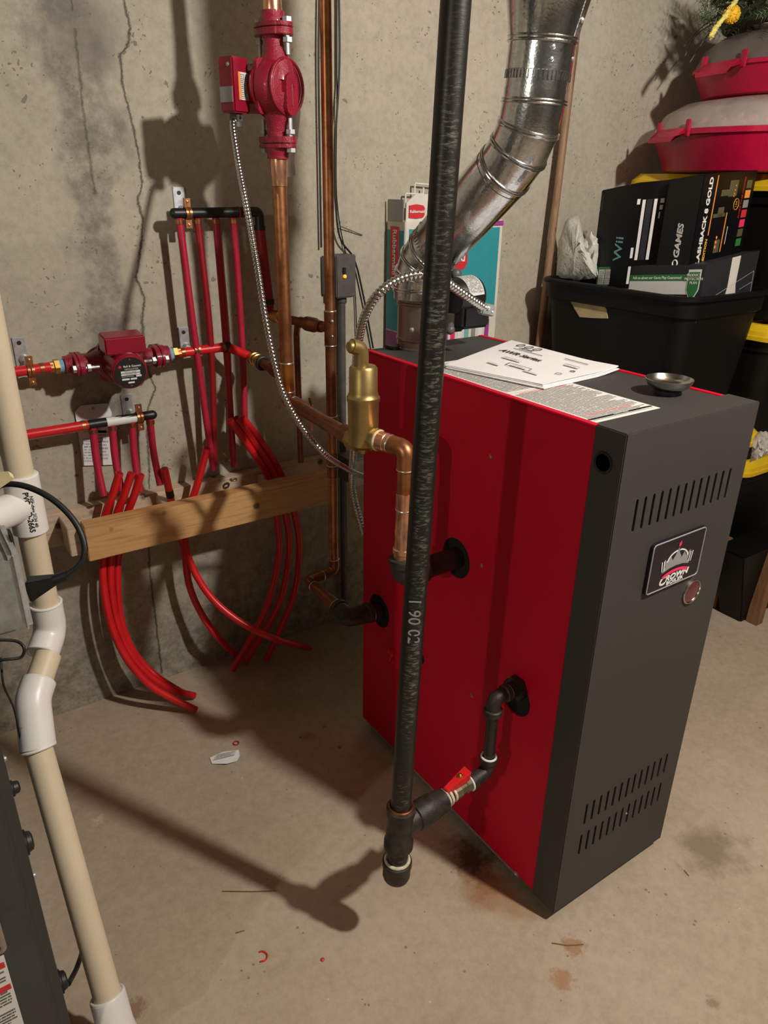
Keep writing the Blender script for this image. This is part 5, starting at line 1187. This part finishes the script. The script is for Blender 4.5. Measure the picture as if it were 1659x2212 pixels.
# ---------------------------------------------------------------- totes
def tote(x0, x1, y0, y1, z0, z1, label, lid=None, name='storage_tote', group=None, open_=False, rim=.018, taper=.035):
    t = thing(name, label, 'tote', ((x0+x1)/2, (y0+y1)/2, z0), group)
    c = V(((x0+x1)/2, (y0+y1)/2, 0)); hx, hy = (x1-x0)/2-rim, (y1-y0)/2-rim
    def loop(z, s, r=.05):
        return rrect(V((c.x, c.y, z)), hx*1+s, hy*1+s, r, V((1, 0, 0)), V((0, 1, 0)), 6)
    lv = [(z0, -taper, .04), (z0+.02, -taper+.004, .05), (z1-.06, -.004, .05), (z1-.055, .006, .055), (z1-.012, .008, .055), (z1-.012, rim, .06), (z1-.004, rim, .06), (z1, rim-.004, .058)]
    if open_: lv += [(z1, .002, .05), (z1-.02, -.003, .045), (z0+.03, -taper-.004, .04)]
    mb = MB(); n = None; vs = []; fs = []
    for z, s, r in lv:
        L = loop(z, s, r); n = len(L); vs += L
    for i in range(len(lv)-1):
        for k in range(n): fs.append((i*n+k, i*n+(k+1) % n, (i+1)*n+(k+1) % n, (i+1)*n+k))
    fs.append(tuple(range(n))); fs.append(tuple(range((len(lv)-1)*n, len(lv)*n)))
    mb.add(vs, fs); mb.build('tub', M['tote_black'], t, ang=35)
    if lid:
        mb = MB(); vs = []; fs = []; H = lid
        for z, s in ((z1-.022, rim+.002), (z1-.022, rim+.008), (z1-.010, rim+.009), (z1-.008, rim+.005), (z1+.004, rim+.004), (z1+.006, rim+.001), (z1+H, rim-.012), (z1+H, rim-.030), (z1+H-.012, rim-.040)):
            vs += loop(z, s, .06)
        m_ = 9
        for i in range(m_-1):
            for k in range(n): fs.append((i*n+k, i*n+(k+1) % n, (i+1)*n+(k+1) % n, (i+1)*n+k))
        fs.append(tuple(range((m_-1)*n, m_*n)))
        mb.add(vs, fs)
        L0 = (y1-y0)
        for k in (.25, .5, .75): mb.box(c.x-hx*.7, c.x+hx*.7, y0+L0*k-.015, y0+L0*k+.015, z1+H-.014, z1+H-.004)
        mb.build('lid', M['tote_yellow'], t, ang=35)
    return t
GT = 'black totes with yellow lids'
tw = 1.3
tote(tw, tw+.50, .50, 1.12, .945, 1.316, 'black tote with yellow lid, topmost of the right stack', .022, group=GT)
tote(tw, tw+.50, .50, 1.12, .515, .915, 'black tote with yellow lid, second from the top of the right stack', .022, group=GT)
tote(tw+.02, tw+.52, .53, 1.10, .10, .488, 'black tote with yellow lid, lowest of the right stack', .022, group=GT)
tote(.895, 1.285, .47, 1.03, .28, .635, 'black tote with yellow lid under the open tote behind the boiler', .022, group=GT)
ot = tote(.890, 1.292, .530, 1.080, .665, 1.043, 'large open black tote holding game boxes behind the boiler', None, open_=True, name='open_tote')
# torn masking tape on its side
tp_ = [(1231, 648), (1270, 651), (1298, 655), (1310, 668), (1312, 688), (1280, 687), (1252, 685), (1240, 665)]
o = MB().prism([atx(x, y, .9145-.0035) for x, y in tp_], (.004, 0, 0)).build('masking_tape', mat('tan_tape', (.50, .40, .22), .6, 0, .15, 30), ot); o['label'] = 'torn strip of tan masking tape'
# bubble wrap
def crumple(name, label, pts, depth, m, seed=0):
    rnd = random.Random(seed); c = sum(pts, V((0, 0, 0)))/len(pts)
    bm = bmesh.new(); n = len(pts); vs = []
    mb = MB(); rings = 7; V_ = []
    for j in range(rings+1):
        s = math.sin(PI*j/rings); off = -math.cos(PI*j/rings)*depth
        for i in range(n*3):
            k = i//3; f = (i % 3)/3; p = pts[k]*(1-f)+pts[(k+1) % n]*f
            V_.append(c+(p-c)*(.25+.75*s)+V((off*.8, off*.6, 0))+V([rnd.uniform(-.006, .006) for _ in range(3)]))
    N = n*3; fs = []
    for j in range(rings):
        for i in range(N): fs.append((j*N+i, j*N+(i+1) % N, (j+1)*N+(i+1) % N, (j+1)*N+i))
    fs.append(tuple(range(N))); fs.append(tuple(range(rings*N, (rings+1)*N))); mb.add(V_, fs)
    o = mb.build(name, m, ang=50); return tag(o, label, name.replace('_', ' '))
M['foam'] = mat('foam_wrap', (.60, .60, .55), .5, 0, .1, 30, .8, 90, .004, spec=.4)
crumple('packing_foam', 'pale foam wrap sticking up at the rear end of the open tote', [atx(x, y, .985) for x, y in ((1202, 592), (1206, 520), (1222, 476), (1250, 462), (1258, 500), (1266, 540), (1284, 570), (1290, 602), (1245, 612))], .03, M['foam'], 3)
crumple('packing_foam', 'small pale foam wad tucked between the tall foam and the black boxes', [atx(x, y, 1.00) for x, y in ((1258, 600), (1262, 520), (1280, 500), (1292, 522), (1290, 600))], .02, M['foam'], 5)
# cartons in the tote
def carton(name, label, O, a, b, c, m, cat='box'):
    """O top front corner, a = along left face, b = along right face, c = down"""
    t = thing(name, label, cat, O+(a+b)/2+c)
    MB().hexa([O+c, O+a+c, O+a+b+c, O+b+c, O, O+a, O+a+b, O+b]).build('carton_body', m, t, bevel=.0015)
    return t
def onface(O, a, c, n, t, name, m, u0, u1, v0, v1, off=.0006):
    q = [O+a*u+c*v+n*.0004 for u, v in ((u0, v1), (u1, v1), (u1, v0), (u0, v0))]
    return MB().prism(q, n*off).build(name, m, t)
# grey console box, low front
O = atx(1525, 571, .955); a = atx(1292, 577, 1.0)-O; b = atx(1642, 541, 1.265)-O; a = V((a.x, a.y, a.z)); c = V((0, 0, -.15))
gb = carton('console_box', 'flat grey box with a green protection plan strip, lowest in the open tote', O, a, b, c, M['carton_grey'])
nl = a.cross(c).normalized(); nl = nl if nl.x < 0 else -nl
nr = b.cross(c).normalized(); nr = nr if nr.y < 0 else -nr
an = -a.normalized()
def gl(u, v): return O+a*u+c*v
onface(O, a, c, nl, gb, 'green_strip', M['green'], .08, .68, .16, .27); onface(O, a, c, nl, gb, 'white_panel', M['white'], .08, .68, .27, .5, .0005)
onface(O, a, c, nl, gb, 'green_strip', M['green'], .84, .995, 0, .6); 
for u0, u1 in ((.85, .91), (.92, .98)): MB().sheet(gl(u1, .33)+nl*.001, gl(u0, .33)+nl*.001, gl(u0, .05)+nl*.001, gl(u1, .05)+nl*.001, .0003).build('sticker', M['fine_small'], gb)
text('Ask us about our Game Play Guarantee!', 'strip_lettering', M['white'], gb, gl(.40, .215)+nl*.001, an, ez, .0105, .0002, .0001)
shp = [gl(u, v)+nl*.0012 for u, v in ((.125, .08), (.02, .08), (.02, .42), (.045, .54), (.072, .60), (.10, .54), (.125, .42))]
sh_ = MB().prism(shp, nl*.0006).build('shield_badge', M['white'], gb)
shc = sum(shp, V((0, 0, 0)))/7; MB().prism([shc+(p-shc)*.86+nl*.0007 for p in shp], nl*.0004).build('shield_badge', M['green'], gb)
text('PRODUCT\nPROTECTION\nPLAN', 'shield_lettering', M['white'], gb, gl(.073, .24)+nl*.0026, an, ez, .0095, .0002, .0001)
tn = [O+b*u+c*v+nr*.001 for u, v in ((.46, 0), (.62, -.0), (.62, .5), (.70, .95), (.42, .95), (.47, .5))]
MB().prism(tn, nr*.0006).build('torn_patch', M['carton_white'], gb)
ol_ = MB()
for p, q_ in (((.18, .95), (.25, .60)), ((.25, .60), (.95, .35)), ((.72, .62), (.95, .55)), ((.95, .35), (.97, .8))): ol_.tube([O+b*p[0]+c*p[1]+nr*.001, O+b*q_[0]+c*q_[1]+nr*.001], .0008, 6)
ol_.build('console_drawing', M['silver'], gb)
# black retro game box
O2 = atx(1523, 375, .962); a2_ = atx(1446, 388, .985)-O2; b2_ = atx(1637, 367, 1.245)-O2; c2 = V((.0, .0, -.30))
rb = carton('game_box', 'tall black retro game box with a gold stripe, front right in the open tote', O2, a2_, b2_, c2, M['carton_black'])
n1 = a2_.cross(c2).normalized(); n1 = n1 if n1.x < 0 else -n1; n2_ = b2_.cross(c2).normalized(); n2_ = n2_ if n2_.y < 0 else -n2_
au, bu = a2_.normalized(), b2_.normalized()
text('GAMES', 'side_lettering', M['white'], rb, O2+a2_*.42+c2*.52+n1*.0006, V((0, 0, 1)), au, .027, .0003, .0008, shear=.15)
MB().torus(O2+a2_*.42+c2*.705+n1*.001, n1, .0085, .0018, 20, 6).build('swirl_mark', M['white'], rb)
text('FLASHBACK 8 GOLD', 'front_lettering', M['white'], rb, O2+b2_*.14+c2*.40+n2_*.0006, V((0, 0, 1)), -bu, .024, .0003, .0008)
text('EDITION', 'front_lettering', M['gold'], rb, O2+b2_*.235+c2*.62+n2_*.0006, V((0, 0, 1)), -bu, .014, .0003, .0006)
onface(O2, b2_, c2, n2_, rb, 'gold_stripe', M['orange'], .243, .258, .02, .50)
for u0, u1, v0, v1 in ((.50, .66, .07, .20), (.36, .5, .14, .19), (.36, .47, .28, .36), (.28, .50, .33, .36), (.40, .5, .55, .66)): MB().prism([O2+b2_*u+c2*v+n2_*.0004 for u, v in ((u0, v1), (u1, v1), (u1, v0), (u0, v0))], n2_*.0004).build('console_picture', M['olive'], rb)
onface(O2, b2_, c2, n2_, rb, 'orange_line', M['orange'], .53, .545, .33, .66)
dt = MB()
for v in (.115, .15, .18, .20): dt.lathe(O2+b2_*(.63-.1*v)+c2*v+n2_*.0008, n2_, [(0, .0022), (.0005, .0022)], 10)
for v in (.53, .57, .61): dt.lathe(O2+b2_*.42+c2*v+n2_*.0008, n2_, [(0, .0042), (.0005, .0042)], 12)
dt.build('orange_dots', M['orange'], rb)
for k, cm in enumerate(('olive', 'orange', 'silver', 'redprint', 'pink', 'olive', 'green')): onface(O2, b2_, c2, n2_, rb, 'game_thumbnail', M[cm], .83, .93, .08+k*.082, .145+k*.082)
text('CLASSIC TITLES INCLUDED', 'front_lettering', M['redprint'], rb, O2+b2_*.78+c2*.22+n2_*.0006, V((0, 0, 1)), -bu, .0085, .0002)
onface(O2, b2_, c2, n2_, rb, 'white_line', M['white'], .60, .606, .45, .60)
sc_ = O2+b2_*.69+c2*.27+n2_*.0006; MB().torus(sc_, n2_, .014, .0008, 24, 6).build('round_stamp', M['gold'], rb); text('130', 'stamp_lettering', M['gold'], rb, sc_, V((0, 0, 1)), -bu, .011, .0002)
# black console box (two faces)
O3 = atx(1381, 394, .978); a3 = atx(1300, 411, 1.01)-O3; b3 = atx(1452, 386, .992)-O3; c3 = V((0, 0, -.28))
cb_ = carton('console_box', 'black game console box with Wii lettering standing at the left in the open tote', O3, a3, b3+V((.16, -.0, 0))*0+V((.03, 0, 0)), c3, M['carton_black'])
n3 = a3.cross(c3).normalized(); n3 = n3 if n3.x < 0 else -n3; n4 = (b3+V((.03, 0, 0))).cross(c3).normalized(); n4 = n4 if n4.x < 0 else -n4; b3 = b3+V((.03, 0, 0))
text('Wii', 'side_lettering', M['cyan'], cb_, O3+a3*.30+c3*.60+n3*.0006, V((0, 0, 1)), a3.normalized(), .046, .0003, .0004)
onface(O3, a3, c3, n3, cb_, 'pill_mark', M['carton_grey'], .90, .97, .06, .20)
for u0, u1, v0, v1, cm in ((.16, .24, .16, .72, 'white'), (.27, .42, .16, .72, 'carton_grey'), (.46, .54, .16, .72, 'white'), (.02, .10, .15, .20, 'white'), (.62, .72, .16, .20, 'white'), (.62, .70, .22, .26, 'white'), (.78, .86, .16, .20, 'silver'), (.78, .84, .23, .26, 'silver'), (.62, .66, .28, .34, 'white'), (.03, .1, .60, .70, 'white'), (.03, .10, .78, .95, 'white')):
    onface(O3, b3, c3, n4, cb_, 'printed_mark', M[cm], u0, u1, v0, v1)
text('SPORTS', 'side_lettering', M['cyan'], cb_, O3+b3*.85+c3*.07+n4*.0006, V((0, 0, 1)), b3.normalized()*-1, .010, .0002)

# stuff right of the boiler, near the floor
ps = atz(1636, 1352, 0)
tag(MB().box(ps.x-.005, ps.x+.030, ps.y, ps.y+.04, 0, .26).build('shelf_post', M['shelf_wood'], bevel=.002), 'upright brown wooden post on the floor under the totes', 'post')
tag(MB().box(ps.x-.02, ps.x+.55, ps.y+.14, ps.y+.20, .0, .095).build('wooden_beam', M['shelf_wood'], bevel=.002), 'brown beam on the floor under the right stack of totes', 'beam')
k0 = atz(1562, 1195, .25); 
tag(MB().box(.93, 1.30, .50, .98, .245, .278).build('wooden_shelf_board', M['shelf_wood'], bevel=.003), 'worn brown board carrying the totes right of the boiler', 'board')
tag(MB().box(.96, 1.27, .56, .95, 0, .243).build('storage_tote', M['tote_black'], bevel=.01), 'plain black bin on the floor beneath the brown board', 'tote')
tag(MB().hexa([V((1.31, .42, 0)), V((1.80, .42, 0)), V((1.80, .50, 0)), V((1.31, .50, 0)), V((1.19, .40, .28)), V((1.8, .40, .28)), V((1.8, .50, .28)), V((1.19, .50, .28))]).build('black_panel', M['tote_black'], bevel=.004), 'black plastic panel leaning low beside the brown post', 'panel')
pb_ = [atd(x, y, 1.95) for x, y in ((1622, 1000), (1630, 950), (1642, 934), (1662, 935), (1668, 975), (1640, 988))]
crumple('plastic_bag', 'crinkled clear plastic bag hanging under the yellow lid at the right edge', pb_, .02, mat('clear_bag_film', (.55, .50, .44), .15, 0, .3, 50, .9, 60, .006, alpha=.55), 8)
tag(MB().prism([atz(x, y, .004) for x, y in ((1552, 1265), (1562, 1262), (1582, 1272), (1572, 1284), (1556, 1276))], (0, 0, .004)).build('paper_scrap', M['white']), 'small white scrap on the floor right of the boiler', 'paper')

# ---------------------------------------------------------------- wreath bags and wreath
def wreath_bag(c, R, z0, h1, h2, label, topm, handle, name='wreath_storage_bag'):
    t = thing(name, label, 'storage bag', (c[0], c[1], z0))
    MB().lathe((c[0], c[1], z0), (0, 0, 1), [(0, R*.84), (.004, R*.88), (h1*.85, R*.985), (h1*.88, R*1.01), (h1, R*1.012), (h1+.002, R*.99)], 64).build('red_base', M['fabric_red'], t)
    MB().lathe((c[0], c[1], z0), (0, 0, 1), [(h1, R*.995), (h1+.008, R*.99), (h1+h2*.55, R*.93), (h1+h2*.85, R*.80), (h1+h2, R*.55), (h1+h2*1.02, 0)], 64, cap=False).build('clear_cover', topm, t)
    a = handle; d = V((math.cos(a), math.sin(a), 0)); s = V((-d.y, d.x, 0)); p = V((c[0], c[1], z0+h1))+d*R*.99
    MB().hexa([p-s*.07-V((0, 0, .012)), p-s*.07+d*.035-V((0, 0, .02)), p+s*.07+d*.035-V((0, 0, .02)), p+s*.07-V((0, 0, .012)), p-s*.07+V((0, 0, .006)), p-s*.06+d*.04-V((0, 0, .035)), p+s*.06+d*.04-V((0, 0, .035)), p+s*.07+V((0, 0, .006))]).build('carry_flap', M['fabric_red'], t, bevel=.002)
    for s2 in (-1, 1): MB().obox(p+s*s2*.075+V((0, 0, .002)), d*.004, s*.010, V((0, 0, .022))).build('clip', M['fabric_red'], t, bevel=.002)
    return t
M['bag_clear'] = mat('clear_pvc_cover', (.62, .54, .50), .18, 0, .12, 12, .5, 30, .004, alpha=.52)
wreath_bag((1.555, .765), .372, 1.341, .110, .088, 'large round red wreath bag with a clear cover, lower of the two', M['bag_clear'], 2.75)
wreath_bag((1.60, .775), .30, 1.542, .080, .090, 'smaller round red bag with a smoky domed cover, on top of the other', M['vinyl_grey'], 2.9)
# things inside the clear bag
brs = MB(); rnd = random.Random(3)
for i in range(60):
    a_ = rnd.uniform(2.6, 4.8); r_ = rnd.uniform(.20, .30); p = V((1.555+r_*math.cos(a_), .765+r_*math.sin(a_), 1.455+rnd.uniform(0, .035))); brs.ball(p, .0055, 8, 5)
o = brs.build('berry_sprays', mat('red_berries', (.45, .03, .05), .25, 0, .2)); tag(o, 'red and pink berry sprays inside the lower wreath bag', 'berries', None, 'stuff')
wc = V((1.60, .775, 1.745))
wt = thing('christmas_wreath', 'green wreath with yellow ball flower on top of the bag stack', 'wreath', wc)
lf = MB(); rnd = random.Random(11)
for i in range(1000):
    a_ = rnd.uniform(PI*.75, PI*1.75); R_ = .22+rnd.uniform(-.06, .07); z_ = rnd.uniform(-.03, .10)
    p = wc+V((R_*math.cos(a_), R_*math.sin(a_), z_)); o_ = V((math.cos(a_)+rnd.uniform(-.7, .7), math.sin(a_)+rnd.uniform(-.7, .7), rnd.uniform(-.35, .8))).normalized()
    L = rnd.uniform(.05, .10); sd_ = o_.cross(V((rnd.random(), rnd.random(), rnd.random()))).normalized()
    q_ = p+o_*L
    # a needle spray: stem with side needles
    lf.add([p-sd_*.0006, p+sd_*.0006, q_], [(0, 1, 2)])
    for k in range(5):
        f = .25+.15*k; b0 = p+o_*L*f
        for s2 in (-1, 1): e_ = b0+o_*.010+sd_*s2*.012; lf.add([b0-o_*.0012, b0+o_*.0012, e_], [(0, 1, 2)])
lv_ = lf.build('needle_foliage', M['leaf'], wt); lv_['kind'] = 'stuff'
lf = MB()
for i in range(260):
    a_ = rnd.uniform(PI*.8, PI*1.6); R_ = .24+rnd.uniform(-.05, .05)
    p = wc+V((R_*math.cos(a_), R_*math.sin(a_), rnd.uniform(-.01, .08))); o_ = V((math.cos(a_)+rnd.uniform(-.8, .8), math.sin(a_)+rnd.uniform(-.8, .8), rnd.uniform(-.2, .9))).normalized()
    sd_ = o_.cross(V((0, .3, 1))).normalized(); L = rnd.uniform(.03, .055); w_ = L*.22; n_ = o_.cross(sd_)*.004
    lf.add([p, p+o_*L*.35+sd_*w_+n_, p+o_*L, p+o_*L*.35-sd_*w_+n_, p+o_*L*.4-n_], [(0, 1, 4), (1, 2, 4), (2, 3, 4), (3, 0, 4)])
lv2 = lf.build('broad_leaves', M['twig'], wt); lv2['kind'] = 'stuff'
br_ = MB().torus(wc, (0, 0, 1), .22, .028, 40, 8); br_.build('grapevine_ring', mat('dark_twig_ring', (.07, .05, .035), .8, 0, .4, 60, .8, 80, .01), wt)
for tip_ in ((1480, 120, 1500, 80), (1490, 135, 1530, 75), (1478, 100, 1512, 62)):
    MB().tube(spl([atd(tip_[2]+40, tip_[3]-30, 2.22), atd(tip_[2], tip_[3], 2.2), atd(tip_[0], tip_[1], 2.18)], 6), .0018, 6).build('twig_sprig', M['twig'], wt)
fb = atd(1581, 31, 1.98); fbm = MB().ball(fb, .020, 20, 12); rnd = random.Random(2)
for i in range(170):
    d_2 = V((rnd.gauss(0, 1), rnd.gauss(0, 1), rnd.gauss(0, 1))).normalized(); fbm.lathe(fb+d_2*.018, d_2, [(0, .0022), (.0045, .0012)], 5)
fbm.build('ball_flower', M['flower'], wt)
st_ = spl([atd(1598, -12, 1.97), atd(1570, 30, 1.97), atd(1545, 62, 1.97), atd(1535, 82, 1.97)], 12); bm_ = MB().tube(st_, [.006]*(len(st_)-3)+[.005, .0035, .002], 10)
for i in range(160):
    p = st_[rnd.randrange(len(st_))]; d_2 = V((rnd.gauss(0, 1), rnd.gauss(0, 1), rnd.gauss(0, 1))).normalized(); bm_.ball(p+d_2*.006, .0021, 6, 4)
bm_.build('yellow_spike', M['bloom'], wt)

# ---------------------------------------------------------------- floor litter
sc0 = [(453, 1637), (482, 1624), (516, 1620), (518, 1633), (512, 1644), (490, 1650), (458, 1650)]
o = MB().prism([atz(x, y, .002+.004*(i % 2)) for i, (x, y) in enumerate(sc0)], (0, 0, .0004)).build('paper_scrap', M['paper']); tag(o, 'torn white printed paper scrap on the bare floor', 'paper')
pp = [atz(x, y, .0066) for x, y in ((462, 1642), (508, 1630), (510, 1624), (466, 1634))]
MB().sheet(pp[0], pp[1], pp[2]+(pp[2]-pp[1])*.6, pp[3]+(pp[3]-pp[0])*.6, .0002).build('scrap_print', M['fine_small'], o)
tag(MB().torus(atz(510, 1605, .002), (0, 0, 1), .0068, .0016, 20, 8).build('tubing_ring', M['pex_old']), 'small red cut tubing ring on the floor above the paper scrap', 'ring')
r0 = [atz(x, y, .002) for x, y in ((560, 2056), (568, 2055), (576, 2060), (577, 2068), (572, 2075), (562, 2077))]
tag(MB().tube(spl(r0, 5), .0014, 8).build('plastic_curl', M['pex']), 'curved red plastic shaving on the floor in front of the drip leg', 'shaving')
for (x, y, l) in ((648, 1592, 'rusty flake on the floor below the curved tubes'), (701, 1570, 'dark oval flake on the floor left of the boiler'), (733, 1614, 'dark pebble on the floor closest to the gas pipe'), (697, 2074, 'tiny red crumb on the floor left of the drip leg')):
    p = atz(x, y, 0); b_ = MB().ball(p+V((0, 0, .002)), .0038, 8, 5, sq=.5); tag(b_.build('floor_debris', M['redprint'] if 'red crumb' in l else M['stain_dark']), l, 'debris', 'floor debris')
for pts, l in ((((510, 2015), (528, 2010)), 'short thin dark splinter on the floor in front of the long shadow'), (((480, 1925), (545, 1926), (596, 1924)), 'long thin dark scratch of wire on the floor under the long shadow'), (((1192, 2037), (1225, 2042), (1260, 2040)), 'thin straw lying on the floor in front of the boiler corner'), (((1478, 1880), (1488, 1892)), 'tiny dark splinter on the floor right of the boiler')):
    tag(MB().tube([atz(x, y, .0012) for x, y in pts], .0011, 6).build('splinter', M['shelf_wood']), l, 'splinter', 'splinters on the floor')

# ---------------------------------------------------------------- lights
def lamp(name, loc, power, col, r):
    l = bpy.data.lights.new(name, 'POINT'); l.energy = power; l.color = col; l.shadow_soft_size = r
    o = bpy.data.objects.new(name, l); COL.objects.link(o); o.location = loc; return o
lamp('ceiling_bulb', (.32, -.87, 2.15), 130, (1, .945, .855), .042)
lamp('far_bulb', (-4.2, -1.15, 2.0), 82, (1, .93, .80), .05)
w = bpy.data.worlds.new('world'); scene.world = w; w.use_nodes = True
w.node_tree.nodes['Background'].inputs[0].default_value = (1, .86, .70, 1); w.node_tree.nodes['Background'].inputs[1].default_value = 0.0
vs_ = scene.view_settings; vs_.view_transform = 'Standard'; vs_.look = 'None'; vs_.gamma = 1; vs_.exposure = 0.20
try: vs_.use_curve_mapping = False
except Exception: pass
